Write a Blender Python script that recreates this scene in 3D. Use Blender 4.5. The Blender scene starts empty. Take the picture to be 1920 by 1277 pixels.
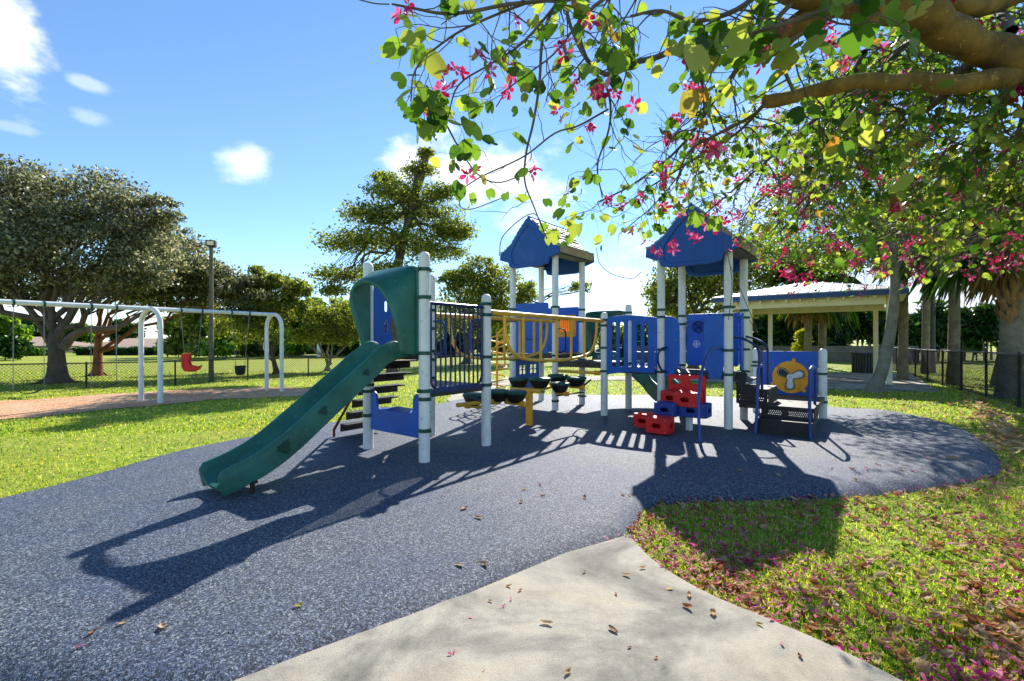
import bpy, math, random
import numpy as np
from mathutils import Vector, Matrix, noise as mnoise
R = math.radians
random.seed(7); RNG = np.random.default_rng(7)
scene = bpy.context.scene
col = scene.collection

# ------------------------------------------------------------ camera, world, sun, exposure
CAM_H = 1.35; FP = 880.0; CX = 960.0; CY = 638.5
cam_d = bpy.data.cameras.new('camera'); cam = bpy.data.objects.new('camera', cam_d); col.objects.link(cam)
cam.location = (0, 0, CAM_H); cam.rotation_euler = (R(90), 0, 0)
cam_d.sensor_width = 36.0; cam_d.lens = FP/1920*36; cam_d.clip_start = 0.05; cam_d.clip_end = 3000
scene.camera = cam
SUN_AZ = R(17.8); SUN_EL = R(36.9)
sun_dir = Vector((math.sin(SUN_AZ)*math.cos(SUN_EL), math.cos(SUN_AZ)*math.cos(SUN_EL), math.sin(SUN_EL)))
sd = bpy.data.lights.new('sun', 'SUN'); sd.energy = 3.5; sd.angle = R(0.5); sd.color = (1, .945, .86)
so = bpy.data.objects.new('sun', sd); col.objects.link(so)
so.rotation_euler = sun_dir.to_track_quat('Z', 'Y').to_euler(); so.location = sun_dir*60
world = bpy.data.worlds.new('World'); scene.world = world; world.use_nodes = True
scene.view_settings.view_transform = 'Standard'; scene.view_settings.look = 'None'
scene.view_settings.gamma = 1; scene.view_settings.exposure = 1.38
scene.cycles.max_bounces = 6; scene.cycles.transparent_max_bounces = 8
def build_world():
    nt = world.node_tree; N = nt.nodes; L = nt.links; N.clear()
    out = N.new('ShaderNodeOutputWorld'); bg = N.new('ShaderNodeBackground')
    sky = N.new('ShaderNodeTexSky'); sky.sky_type = 'NISHITA'; sky.sun_disc = False
    sky.sun_elevation = SUN_EL; sky.sun_rotation = SUN_AZ
    sky.air_density = 1.0; sky.dust_density = 0.0; sky.ozone_density = 2.6; sky.altitude = 0
    tc = N.new('ShaderNodeTexCoord')
    nz = N.new('ShaderNodeTexNoise'); nz.inputs['Scale'].default_value = 9; nz.inputs['Detail'].default_value = 8; nz.inputs['Roughness'].default_value = .62
    mp = N.new('ShaderNodeMapping'); mp.inputs['Scale'].default_value = (1, 1, 1.7)
    L.new(tc.outputs['Generated'], mp.inputs['Vector']); L.new(mp.outputs[0], nz.inputs['Vector'])
    def math_(op, a, b=None, c=None, clamp=False):
        n = N.new('ShaderNodeMath'); n.operation = op; n.use_clamp = clamp
        for i, x in enumerate((a, b, c)):
            if x is None: continue
            if isinstance(x, (int, float)): n.inputs[i].default_value = x
            else: L.new(x, n.inputs[i])
        return n.outputs[0]
    nzc = math_('SUBTRACT', nz.outputs['Fac'], .5)
    # cumulus and wisps: direction (from where they stand in the sky), half widths, density, grey
    clouds = [((15, 75), .055, .10, 1.0, 1.0), ((160, 157), .03, .010, .35, 1.0), ((165, 219), .03, .012, .25, 1.0),
              ((462, 310), .056, .036, .6, 1.0), ((20, 238), .04, .008, .2, 1), ((770, 300), .075, .045, .95, 1.0), ((900, 325), .16, .07, .95, 1.0),
              ((1010, 380), .10, .07, .6, 1.0), 
              ((1780, 590), .34, .085, 1.0, .62), ((1850, 500), .3, .05, .7, .75), ((70, 615), .3, .05, .8, .95), ((1420, 330), .2, .12, .35, 1), ((560, 620), .4, .05, .6, 1), ((1150, 560), .35, .12, .5, 1)]
    total = None; greyacc = None
    for (p, rx, rz, dens, g) in clouds:
        d = Vector(((p[0]-CX)/FP, 1, (CY-p[1])/FP)).normalized()
        s = N.new('ShaderNodeVectorMath'); s.operation = 'SUBTRACT'; L.new(tc.outputs['Generated'], s.inputs[0]); s.inputs[1].default_value = d
        m = N.new('ShaderNodeVectorMath'); m.operation = 'MULTIPLY'; L.new(s.outputs[0], m.inputs[0])
        c = max(.35, d.y); m.inputs[1].default_value = (1/(rx*c), 1/(rx), 1/rz)
        ln = N.new('ShaderNodeVectorMath'); ln.operation = 'LENGTH'; L.new(m.outputs[0], ln.inputs[0])
        v = math_('MULTIPLY_ADD', nzc, 2.6, ln.outputs['Value'])
        mr = N.new('ShaderNodeMapRange'); mr.interpolation_type = 'SMOOTHSTEP'
        mr.inputs['From Min'].default_value = 1.1; mr.inputs['From Max'].default_value = .25
        mr.inputs['To Min'].default_value = 0; mr.inputs['To Max'].default_value = dens
        L.new(v, mr.inputs['Value'])
        f = mr.outputs['Result']
        total = f if total is None else math_('MAXIMUM', total, f)
        if g < 1:
            gg = math_('MULTIPLY', f, 1-g); greyacc = gg if greyacc is None else math_('MAXIMUM', greyacc, gg)
    # grey bellies from a second noise
    nz2 = N.new('ShaderNodeTexNoise'); nz2.inputs['Scale'].default_value = 14; nz2.inputs['Detail'].default_value = 5
    L.new(mp.outputs[0], nz2.inputs['Vector'])
    b = math_('MULTIPLY', nz2.outputs['Fac'], greyacc); b = math_('MULTIPLY', b, 1.7)
    bright = math_('SUBTRACT', 1, b, None, True)
    cc = N.new('ShaderNodeMix'); cc.data_type = 'RGBA'
    cc.inputs['A'].default_value = (1.3, 1.6, 2.2, 1); cc.inputs['B'].default_value = (6.0, 6.2, 6.6, 1)
    L.new(bright, cc.inputs['Factor'])
    # sky tint
    tint = N.new('ShaderNodeMix'); tint.data_type = 'RGBA'; tint.blend_type = 'MULTIPLY'; tint.inputs['Factor'].default_value = 1
    tint.inputs['B'].default_value = SKY_TINT
    L.new(sky.outputs[0], tint.inputs['A'])
    mx = N.new('ShaderNodeMix'); mx.data_type = 'RGBA'
    L.new(total, mx.inputs['Factor']); L.new(tint.outputs['Result'], mx.inputs['A']); L.new(cc.outputs['Result'], mx.inputs['B'])
    L.new(mx.outputs['Result'], bg.inputs['Color']); bg.inputs['Strength'].default_value = 0.092
    L.new(bg.outputs[0], out.inputs['Surface'])
SKY_TINT = (.68, .80, .90, 1)
build_world()

# ------------------------------------------------------------ where a point of the photo stands in the place
def smooth(x): x = max(0, min(1, x)); return x*x*(3-2*x)
def gz(x, y):
    z = -.09 - .20*smooth((-x-2.6)/5.0) - .05*smooth((y-12)/6)
    if y > 1: z += .012*math.sin(x*1.3+.5*y)*math.sin(y*.9-.3*x)*smooth((y-1)/4)
    return z
def at(px, py, Y): return Vector(((px-CX)/FP*Y, Y, CAM_H-(py-CY)/FP*Y))
def gp(px, py, z=None):
    zz = -.1 if z is None else z
    for _ in range(25):
        Y = (CAM_H-zz)*FP/(py-CY); X = (px-CX)/FP*Y
        if z is not None: break
        zz = .5*zz+.5*gz(X, Y)
    return Vector((X, Y, zz))
def onplane(px, py, A, B):
    """point of the vertical plane through A and B: (distance from A along AB, z)"""
    k = (px-CX)/FP; dx, dy = B[0]-A[0], B[1]-A[1]; Ln = math.hypot(dx, dy)
    t = (k*A[1]-A[0])/(dx-k*dy); Y = A[1]+t*dy
    return (t*Ln, CAM_H-(py-CY)/FP*Y)

# ------------------------------------------------------------ materials
def lin(h):
    h = h.lstrip('#'); c = [int(h[i:i+2], 16)/255 for i in (0, 2, 4)]
    return tuple((x/12.92 if x <= .04045 else ((x+.055)/1.055)**2.4) for x in c)+(1,)
def new_mat(name):
    m = bpy.data.materials.new(name); m.use_nodes = True; nt = m.node_tree; nt.nodes.clear()
    out = nt.nodes.new('ShaderNodeOutputMaterial'); b = nt.nodes.new('ShaderNodeBsdfPrincipled')
    nt.links.new(b.outputs[0], out.inputs['Surface'])
    return m, nt, b, out
def ramp(nt, src, stops):
    r = nt.nodes.new('ShaderNodeValToRGB'); e = r.color_ramp.elements
    while len(e) > 1: e.remove(e[0])
    e[0].position = stops[0][0]; e[0].color = stops[0][1]
    for p, c in stops[1:]:
        x = e.new(p); x.color = c
    nt.links.new(src, r.inputs['Fac']); return r.outputs['Color']
def tex(nt, kind, scale, detail=4, rough=.6, coord='Object', stretch=None, dist=0):
    tc = nt.nodes.new('ShaderNodeTexCoord'); src = tc.outputs[coord]
    if stretch:
        mp = nt.nodes.new('ShaderNodeMapping'); mp.inputs['Scale'].default_value = stretch
        nt.links.new(src, mp.inputs['Vector']); src = mp.outputs[0]
    t = nt.nodes.new({'noise': 'ShaderNodeTexNoise', 'voronoi': 'ShaderNodeTexVoronoi', 'wave': 'ShaderNodeTexWave'}[kind])
    t.inputs['Scale'].default_value = scale
    if kind != 'voronoi': t.inputs['Detail'].default_value = detail
    if kind == 'noise': t.inputs['Roughness'].default_value = rough
    if dist: t.inputs['Distortion'].default_value = dist
    nt.links.new(src, t.inputs['Vector']); return t
def mix(nt, f, a, b, mode='MIX'):
    m = nt.nodes.new('ShaderNodeMix'); m.data_type = 'RGBA'; m.blend_type = mode
    for k, x in (('Factor', f), ('A', a), ('B', b)):
        if isinstance(x, (int, float, tuple)): m.inputs[k].default_value = x
        else: nt.links.new(x, m.inputs[k])
    return m.outputs['Result']
def bump(nt, b, src, strength, dist=.01):
    n = nt.nodes.new('ShaderNodeBump'); n.inputs['Strength'].default_value = strength; n.inputs['Distance'].default_value = dist
    nt.links.new(src, n.inputs['Height']); nt.links.new(n.outputs[0], b.inputs['Normal'])
def mul(c, k): return (c[0]*k, c[1]*k, c[2]*k, 1)
def painted(name, c1, c2=None, rough=.4, scale=3.0, spots=None, metal=0, bumpy=.08, fine=60):
    """coat that has faded and dirtied unevenly"""
    m, nt, b, out = new_mat(name)
    c1 = lin(c1) if isinstance(c1, str) else c1; c2 = lin(c2) if isinstance(c2, str) else (c2 or mul(c1, .75))
    n = tex(nt, 'noise', scale, 6, .65)
    c = ramp(nt, n.outputs['Fac'], [(.35, c1), (.68, c2)])
    if spots:
        n2 = tex(nt, 'noise', scale*6, 5, .7)
        f = ramp(nt, n2.outputs['Fac'], [(.60, (0, 0, 0, 1)), (.68, (1, 1, 1, 1))])
        c = mix(nt, f, c, lin(spots))
    ng = tex(nt, 'noise', 1.3, 8, .75, dist=.8, stretch=(1, 1, .45))      # grime and chalky fading, streaked downwards
    c = mix(nt, 1.0, c, ramp(nt, ng.outputs['Fac'], [(.30, (.72, .70, .66, 1)), (.46, (1, 1, 1, 1))]), 'MULTIPLY')
    f3 = ramp(nt, ng.outputs['Fac'], [(.56, (0, 0, 0, 1)), (.76, (.09, .09, .09, 1))]); c = mix(nt, f3, c, (.62, .64, .66, 1))
    nt.links.new(c, b.inputs['Base Color']); b.inputs['Metallic'].default_value = metal
    rr = nt.nodes.new('ShaderNodeMapRange'); rr.inputs['To Min'].default_value = max(.05, rough-.1); rr.inputs['To Max'].default_value = min(1, rough+.2)
    nt.links.new(n.outputs['Fac'], rr.inputs['Value']); nt.links.new(rr.outputs[0], b.inputs['Roughness'])
    nb = tex(nt, 'noise', fine, 3, .5); bump(nt, b, nb.outputs['Fac'], bumpy, .004)
    return m
def leafy(name, stops, rough=.45, transl=.5, tcol=None, gloss=.35):
    """leaves: every leaf its own tone, light shining through"""
    m, nt, b, out = new_mat(name)
    g = nt.nodes.new('ShaderNodeNewGeometry')
    c = ramp(nt, g.outputs['Random Per Island'], [(p, lin(x)) for p, x in stops])
    nt.links.new(c, b.inputs['Base Color']); b.inputs['Roughness'].default_value = rough
    b.inputs['Specular IOR Level'].default_value = gloss
    t = nt.nodes.new('ShaderNodeBsdfTranslucent')
    tc = mix(nt, 1.0, c, tcol or (1.6, 1.5, .6, 1), 'MULTIPLY'); nt.links.new(tc, t.inputs['Color'])
    ms = nt.nodes.new('ShaderNodeMixShader'); ms.inputs[0].default_value = transl
    nt.links.new(b.outputs[0], ms.inputs[1]); nt.links.new(t.outputs[0], ms.inputs[2]); nt.links.new(ms.outputs[0], out.inputs['Surface'])
    return m

M = {}
M['post'] = painted('post_coat', '#f6f3ea', '#e8e6df', .38, 2.5, '#c0bdb4', bumpy=.05)
M['clamp'] = painted('green_clamp', '#0a4a3a', '#0d5a48', .4, 5)
M['blue'] = painted('blue_plastic', '#0858bc', '#0e64c6', .42, 1.8, bumpy=.12)
M['roofblue'] = painted('blue_roof_plastic', '#0c4c98', '#1256a2', .5, 2.2, bumpy=.15)
M['navy'] = painted('navy_steel', '#16245c', '#1f3070', .35, 4)
M['bluesteel'] = painted('blue_steel', '#1f3f8e', '#2a4c9c', .3, 4)
M['green'] = painted('green_plastic', '#0d5445', '#2a7565', .36, 2.2, '#3a8272', bumpy=.06)
M['decal'] = painted('dark_green_decal', '#083d2a', '#0b4a33', .5, 6)
M['yellow'] = painted('yellow_steel', '#f0bc3a', '#e0a62a', .38, 5, '#a98a4a')
M['orange'] = painted('orange_plastic', '#ffb022', '#f2a01c', .45, 4)
M['red'] = painted('red_plastic', '#f01214', '#dc0e12', .38, 3, bumpy=.1)
M['block_blue'] = painted('block_blue_plastic', '#12378c', '#1a4298', .4, 3)
M['black'] = painted('black_coated_steel', '#15110f', '#241c18', .5, 6, '#3a2f28')
M['rust'] = painted('rusted_steel', '#7a3a1c', '#5a2c16', .7, 9)
M['podgreen'] = painted('pod_green', '#0c3f34', '#2b5c50', .45, 6, '#6f8f80')
M['white'] = painted('white_steel', '#ebebea', '#dcdcda', .35, 3, bumpy=.03)
M['cream'] = painted('cream_paint', '#f8ecc4', '#ecdcb0', .55, 3)
M['shingle'] = painted('shingle_plastic', '#b9b2a4', '#8d877c', .6, 7, '#5f5a52')
M['tan'] = painted('tan_board', '#b99c66', '#a3854f', .6, 5)
M['metalroof'] = painted('white_metal_roof', '#c9ccca', '#a9aca8', .35, 3, metal=.0)
M['bluefascia'] = painted('blue_fascia', '#1c3f78', '#2a5088', .4, 3)
M['steel'] = painted('galvanised_steel', '#8f9294', '#6f7274', .35, 6, metal=.6)
M['pole'] = painted('weathered_concrete_pole', '#6f6a5c', '#57544a', .8, 5)
M['fence'] = painted('black_vinyl', '#100f0e', '#1c1a18', .45, 5)
M['rail'] = painted('black_rail_top', '#242424', '#3c3c3a', .3, 5)
M['belt'] = painted('black_rubber_seat', '#16181a', '#24282a', .6, 5)
M['redseat'] = painted('red_seat_plastic', '#f2180f', '#de120c', .35, 4)
M['orangeseat'] = painted('orange_seat_plastic', '#ffae1e', '#f49c1a', .35, 4)
M['paleplate'] = painted('pale_grey_plastic', '#c8c4b4', '#aeaa98', .45, 6)
M['darkgrey'] = painted('dark_grey', '#3a3a38', '#2b2b2a', .5, 6)
M['wall'] = painted('stucco', '#b9ad95', '#a39780', .8, 1)
M['tileroof'] = painted('tile_roof', '#a08a76', '#8a7564', .8, 6)
M['glass'] = painted('dark_glass', '#20282c', '#2c3438', .1, 2)

# ------------------------------------------------------------ mesh helpers
class MB:
    def __init__(s): s.v = []; s.f = []; s.m = []
    def add(s, vs, fs, mi=0):
        o = len(s.v); s.v += [tuple(x) for x in vs]; s.f += [tuple(i+o for i in f) for f in fs]; s.m += [mi]*len(fs); return s
    def box(s, c, size, rz=0, mi=0, M3=None):
        x, y, z = (k/2 for k in size); cs, sn = math.cos(rz), math.sin(rz); vs = []
        for (a, b, d) in ((-1,-1,-1),(1,-1,-1),(1,1,-1),(-1,1,-1),(-1,-1,1),(1,-1,1),(1,1,1),(-1,1,1)):
            p = Vector((a*x, b*y, d*z))
            p = M3 @ p if M3 is not None else Vector((p.x*cs-p.y*sn, p.x*sn+p.y*cs, p.z))
            vs.append(p+Vector(c))
        return s.add(vs, [(0,3,2,1),(4,5,6,7),(0,1,5,4),(1,2,6,5),(2,3,7,6),(3,0,4,7)], mi)
    def prism(s, poly, z0, z1, mi=0):
        n = len(poly); vs = [(p[0], p[1], z0) for p in poly]+[(p[0], p[1], z1) for p in poly]
        fs = [tuple(range(n-1, -1, -1)), tuple(range(n, 2*n))]+[(i, (i+1) % n, n+(i+1) % n, n+i) for i in range(n)]
        return s.add(vs, fs, mi)
    def tube(s, pts, r, n=10, mi=0, caps=True):
        pts = [Vector(p) for p in pts]; rs = r if isinstance(r, (list, tuple)) else [r]*len(pts)
        t0 = (pts[1]-pts[0]).normalized(); up = Vector((0, 0, 1)) if abs(t0.z) < .9 else Vector((1, 0, 0))
        a = t0.cross(up).normalized(); vs = []; fs = []
        for i, p in enumerate(pts):
            t = (pts[min(i+1, len(pts)-1)]-pts[max(i-1, 0)])
            t = t.normalized() if t.length > 1e-9 else t0
            a = (a-t*a.dot(t)); a = a.normalized() if a.length > 1e-6 else t.orthogonal().normalized(); b = t.cross(a)
            for k in range(n):
                th = 2*math.pi*k/n; vs.append(p+(a*math.cos(th)+b*math.sin(th))*rs[i])
        for i in range(len(pts)-1):
            for k in range(n):
                k2 = (k+1) % n; fs.append((i*n+k, i*n+k2, (i+1)*n+k2, (i+1)*n+k))
        if caps: fs += [tuple(range(n-1, -1, -1)), tuple((len(pts)-1)*n+k for k in range(n))]
        return s.add(vs, fs, mi)
    def lathe(s, prof, o, n=16, mi=0, axis=None, caps=True):
        o = Vector(o); q = Vector((0, 0, 1)).rotation_difference(Vector(axis).normalized()) if axis is not None else None
        vs = []; fs = []
        for (r, z) in prof:
            for k in range(n):
                th = 2*math.pi*k/n; p = Vector((r*math.cos(th), r*math.sin(th), z))
                vs.append(o+(q @ p if q else p))
        for i in range(len(prof)-1):
            for k in range(n):
                k2 = (k+1) % n; fs.append((i*n+k, i*n+k2, (i+1)*n+k2, (i+1)*n+k))
        if caps:
            if prof[0][0] > 1e-5: fs.append(tuple(range(n-1, -1, -1)))
            if prof[-1][0] > 1e-5: fs.append(tuple((len(prof)-1)*n+k for k in range(n)))
        return s.add(vs, fs, mi)
    def loft(s, rings, closed=True, mi=0, caps=False):
        n = len(rings[0]); vs = [p for r in rings for p in r]; fs = []
        for i in range(len(rings)-1):
            for k in range(n if closed else n-1):
                k2 = (k+1) % n; fs.append((i*n+k, i*n+k2, (i+1)*n+k2, (i+1)*n+k))
        if caps: fs += [tuple(range(n-1, -1, -1)), tuple((len(rings)-1)*n+k for k in range(n))]
        return s.add(vs, fs, mi)
    def build(s, name, mat, parent=None, bev=0, angle=35, smooth_=True, segs=2):
        me = bpy.data.meshes.new(name); me.from_pydata(s.v, [], s.f)
        for m in (mat if isinstance(mat, (list, tuple)) else [mat]): me.materials.append(m)
        if any(s.m): me.polygons.foreach_set('material_index', s.m)
        return finish(name, me, parent, bev, angle, smooth_, segs)
def finish(name, me, parent=None, bev=0, angle=35, smooth_=True, segs=2):
    me.validate()
    if smooth_:
        me.polygons.foreach_set('use_smooth', [True]*len(me.polygons)); me.set_sharp_from_angle(angle=R(angle))
    me.update()
    o = bpy.data.objects.new(name, me); col.objects.link(o)
    if bev:
        b = o.modifiers.new('bevel', 'BEVEL'); b.width = bev; b.segments = segs; b.limit_method = 'ANGLE'; b.angle_limit = R(40)
    if parent is not None: adopt(o, parent)
    return o
LOCS = {}
def adopt(o, parent):
    o.parent = parent; o.matrix_parent_inverse = Matrix.Translation(-Vector(LOCS.get(parent.name, (0, 0, 0))))
def thing(name, label, cat, loc, group=None):
    o = bpy.data.objects.new(name, None); col.objects.link(o); o.location = loc; o.empty_display_size = .2
    LOCS[o.name] = Vector(loc); tag(o, label, cat, group); return o
def tag(o, label, cat, group=None, kind=None):
    if label: o['label'] = label
    if cat: o['category'] = cat
    if group: o['group'] = group
    if kind: o['kind'] = kind
    return o
def struct(o): o['kind'] = 'structure'; return o
def np_mesh(name, verts, faces_n, idx, mat):
    """verts (N,3); faces all of the same corner count faces_n; idx flat"""
    me = bpy.data.meshes.new(name); nv = len(verts); nf = len(idx)//faces_n
    me.vertices.add(nv); me.vertices.foreach_set('co', np.asarray(verts, dtype=np.float32).ravel())
    me.loops.add(nf*faces_n); me.loops.foreach_set('vertex_index', np.asarray(idx, dtype=np.int32))
    me.polygons.add(nf); me.polygons.foreach_set('loop_start', np.arange(0, nf*faces_n, faces_n, dtype=np.int32))
    me.polygons.foreach_set('loop_total', np.full(nf, faces_n, dtype=np.int32))
    for m in (mat if isinstance(mat, (list, tuple)) else [mat]): me.materials.append(m)
    me.update(); return me
def rrect(x0, z0, x1, z1, r, n=5):
    pts = []
    for (cx, cz, a0) in ((x1-r, z0+r, -90), (x1-r, z1-r, 0), (x0+r, z1-r, 90), (x0+r, z0+r, 180)):
        for k in range(n+1):
            a = R(a0+90*k/n); pts.append((cx+r*math.cos(a), cz+r*math.sin(a)))
    return pts
def ell(cx, cz, rx, rz, n=20): return [(cx+rx*math.cos(2*math.pi*k/n), cz+rz*math.sin(2*math.pi*k/n)) for k in range(n)]
def plate(outline, holes, A, B, thick, off=0, bev=.004):
    """board with real holes standing in the vertical plane A-B; returns verts, faces in place. off: towards the right of AB seen from above"""
    cu = bpy.data.curves.new('c', 'CURVE'); cu.dimensions = '2D'; cu.fill_mode = 'BOTH'
    cu.extrude = max(.0005, thick/2-bev); cu.bevel_depth = bev; cu.bevel_resolution = 1; cu.offset = -bev
    for poly in [outline]+list(holes):
        sp = cu.splines.new('POLY'); sp.points.add(len(poly)-1); sp.use_cyclic_u = True
        for p, q in zip(sp.points, poly): p.co = (q[0], q[1], 0, 1)
    o = bpy.data.objects.new('c', cu); col.objects.link(o)
    dg = bpy.context.evaluated_depsgraph_get(); me = bpy.data.meshes.new_from_object(o.evaluated_get(dg))
    col.objects.unlink(o); bpy.data.objects.remove(o); bpy.data.curves.remove(cu)
    d = Vector((B[0]-A[0], B[1]-A[1], 0)).normalized(); nrm = Vector((d.y, -d.x, 0)); base = Vector((A[0], A[1], 0))+nrm*off
    z0 = A[2] if len(A) > 2 else 0
    vs = [base+d*v.co.x+Vector((0, 0, v.co.y+z0))+nrm*v.co.z for v in me.vertices]
    fs = [tuple(p.vertices) for p in me.polygons]; bpy.data.meshes.remove(me)
    return vs, fs
def board(name, outline, holes, A, B, thick, mat, parent, off=0, bev=.004):
    vs, fs = plate(outline, holes, A, B, thick, off, bev); mb = MB(); mb.add(vs, fs)
    return mb.build(name, mat, parent, angle=30)
def spline(pts, n=8, closed=False):
    """Catmull-Rom through the points"""
    P = [Vector(p) for p in pts]; out = []; m = len(P)
    for i in range(m if closed else m-1):
        p0 = P[(i-1) % m] if (closed or i > 0) else P[0]*2-P[1]
        p1 = P[i]; p2 = P[(i+1) % m]; p3 = P[(i+2) % m] if (closed or i+2 < m) else P[-1]*2-P[-2]
        for k in range(n):
            t = k/n; out.append(.5*((2*p1)+(p2-p0)*t+(2*p0-5*p1+4*p2-p3)*t*t+(-p0+3*p1-3*p2+p3)*t**3))
    if not closed: out.append(P[-1])
    return out
def inpoly(x, y, poly):
    """numpy point in polygon"""
    x = np.asarray(x); y = np.asarray(y); c = np.zeros(x.shape, bool); n = len(poly); j = n-1
    for i in range(n):
        xi, yi = poly[i][0], poly[i][1]; xj, yj = poly[j][0], poly[j][1]
        if yi != yj:
            c ^= ((yi > y) != (yj > y)) & (x < (xj-xi)*(y-yi)/(yj-yi)+xi)
        j = i
    return c

# ============================================================ GROUND
def ground_materials():
    # lawn
    m, nt, b, out = new_mat('lawn_grass')
    n1 = tex(nt, 'noise', .35, 6, .6); n2 = tex(nt, 'noise', 9, 8, .75); n3 = tex(nt, 'noise', 60, 4, .7)
    c = ramp(nt, n2.outputs['Fac'], [(.30, lin('#4e5e20')), (.48, lin('#8c9e34')), (.62, lin('#b2bc44')), (.78, lin('#c8bc66'))])
    big = ramp(nt, n1.outputs['Fac'], [(.38, (0, 0, 0, 1)), (.66, (1, 1, 1, 1))])
    c = mix(nt, big, c, mix(nt, .5, c, lin('#98893f')))
    sp = ramp(nt, n3.outputs['Fac'], [(.3, (.55, .55, .5, 1)), (.65, (1.25, 1.25, 1.1, 1))])
    c = mix(nt, 1.0, c, sp, 'MULTIPLY')
    nt.links.new(c, b.inputs['Base Color']); b.inputs['Roughness'].default_value = .8; b.inputs['Specular IOR Level'].default_value = .2
    bump(nt, b, n3.outputs['Fac'], .7, .03); M['lawn'] = m
    # rubber crumb
    m, nt, b, out = new_mat('rubber_crumb')
    v = tex(nt, 'voronoi', 120); v.inputs['Randomness'].default_value = 1
    nd = tex(nt, 'noise', 90, 3, .6, dist=1.4); nb = tex(nt, 'noise', .8, 6, .6)
    sx = nt.nodes.new('ShaderNodeSeparateColor'); nt.links.new(v.outputs['Color'], sx.inputs[0])
    c = ramp(nt, sx.outputs['Red'], [(0, (.010, .015, .028, 1)), (.35, (.030, .043, .075, 1)), (.58, (.065, .095, .165, 1)), (.80, (.12, .148, .20, 1)), (1, (.28, .31, .34, 1))])
    w = ramp(nt, nd.outputs['Fac'], [(.36, (.28, .32, .42, 1)), (.56, (1.3, 1.26, 1.2, 1))])
    c = mix(nt, 1.0, c, w, 'MULTIPLY')
    d = ramp(nt, nb.outputs['Fac'], [(.35, (.80, .86, 1.0, 1)), (.5, (1.05, 1.04, 1.0, 1)), (.68, (1.35, 1.25, 1.02, 1))]); c = mix(nt, 1.0, c, d, 'MULTIPLY')
    ns = tex(nt, 'noise', 2.6, 5, .7)    # scuffed darker stains
    d2 = ramp(nt, ns.outputs['Fac'], [(.62, (1, 1, 1, 1)), (.74, (.62, .66, .78, 1))]); c = mix(nt, 1.0, c, d2, 'MULTIPLY')
    nt.links.new(c, b.inputs['Base Color']); b.inputs['Roughness'].default_value = .6; b.inputs['Specular IOR Level'].default_value = .35
    bump(nt, b, nd.outputs['Fac'], .9, .012); M['rubber'] = m
    # concrete
    m, nt, b, out = new_mat('worn_concrete')
    n1 = tex(nt, 'noise', 1.1, 8, .62, dist=.6); n2 = tex(nt, 'noise', 120, 4, .7); n3 = tex(nt, 'noise', 3.4, 9, .75)
    c = ramp(nt, n1.outputs['Fac'], [(.36, lin('#66625a')), (.45, lin('#8a857a')), (.52, lin('#a59f92')), (.60, lin('#a99f8c')), (.66, lin('#c6c0b2'))])
    s = ramp(nt, n2.outputs['Fac'], [(.34, (.62, .6, .58, 1)), (.48, (1, 1, 1, 1))]); c = mix(nt, .8, c, mix(nt, 1.0, c, s, 'MULTIPLY'))
    s = ramp(nt, n3.outputs['Fac'], [(.32, (.66, .65, .63, 1)), (.5, (.95, .94, .92, 1)), (.66, (1.12, 1.1, 1.06, 1))]); c = mix(nt, 1.0, c, s, 'MULTIPLY')
    v = tex(nt, 'voronoi', 1.3); v.feature = 'DISTANCE_TO_EDGE'
    nt.links.new(c, b.inputs['Base Color']); b.inputs['Roughness'].default_value = .85
    bump(nt, b, n2.outputs['Fac'], .8, .004); M['concrete'] = m
    # wood mulch
    m, nt, b, out = new_mat('orange_wood_mulch')
    v = tex(nt, 'voronoi', 28, stretch=(1, 1.6, 1)); sx = nt.nodes.new('ShaderNodeSeparateColor'); nt.links.new(v.outputs['Color'], sx.inputs[0])
    n1 = tex(nt, 'noise', .8, 5, .6); n2 = tex(nt, 'noise', 14, 6, .7)
    c = ramp(nt, sx.outputs['Green'], [(0, lin('#9a6440')), (.35, lin('#c88a5e')), (.7, lin('#dcaa80')), (1, lin('#e6c8a6'))])
    c = mix(nt, ramp(nt, n1.outputs['Fac'], [(.4, (0, 0, 0, 1)), (.62, (1, 1, 1, 1))]), c, lin('#ccab88'))
    c = mix(nt, 1.0, c, ramp(nt, n2.outputs['Fac'], [(.32, (.6, .55, .5, 1)), (.6, (1.1, 1.08, 1.05, 1))]), 'MULTIPLY')
    nt.links.new(c, b.inputs['Base Color']); b.inputs['Roughness'].default_value = .9
    bump(nt, b, v.outputs['Distance'], .9, .02); M['mulch'] = m
ground_materials()

PAD_PX = [(-300, 1003), (0, 940), (150, 898), (330, 848), (500, 815), (600, 797), (700, 783), (790, 765), (850, 752), (905, 745), (1000, 742),
          (1130, 743), (1230, 743), (1340, 746), (1450, 754), (1560, 766), (1660, 772), (1750, 788), (1820, 808), (1865, 838), (1886, 868), (1882, 888), (1840, 906), (1760, 922),
          (1660, 932), (1560, 938), (1450, 942), (1370, 944), (1300, 946), (1245, 952), (1215, 968), (1200, 990), (1183, 1010), (1100, 1045), (1020, 1075), (930, 1112), (830, 1166),
          (730, 1206), (655, 1236), (565, 1272), (478, 1308), (380, 1342), (220, 1352), (60, 1332), (-100, 1300), (-500, 1290)]
pad_ctrl = [gp(px, py, -.09 if py > 900 else -.07) for px, py in PAD_PX]+[Vector(q) for q in ((-5.2, 2.0, 0), (-7.0, 2.1, 0), (-8.2, 2.7, 0), (-8.0, 3.5, 0), (-6.8, 3.7, 0))]
PAD = [Vector((p.x, p.y)) for p in spline([(p.x, p.y, 0) for p in pad_ctrl], 5, True)]
def inset(poly, d):
    n = len(poly); out = []
    for i in range(n):
        t = (poly[(i+2) % n]-poly[(i-2) % n]).normalized(); nn = Vector((-t.y, t.x)); out.append(poly[i]+nn*d)
    return out
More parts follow.
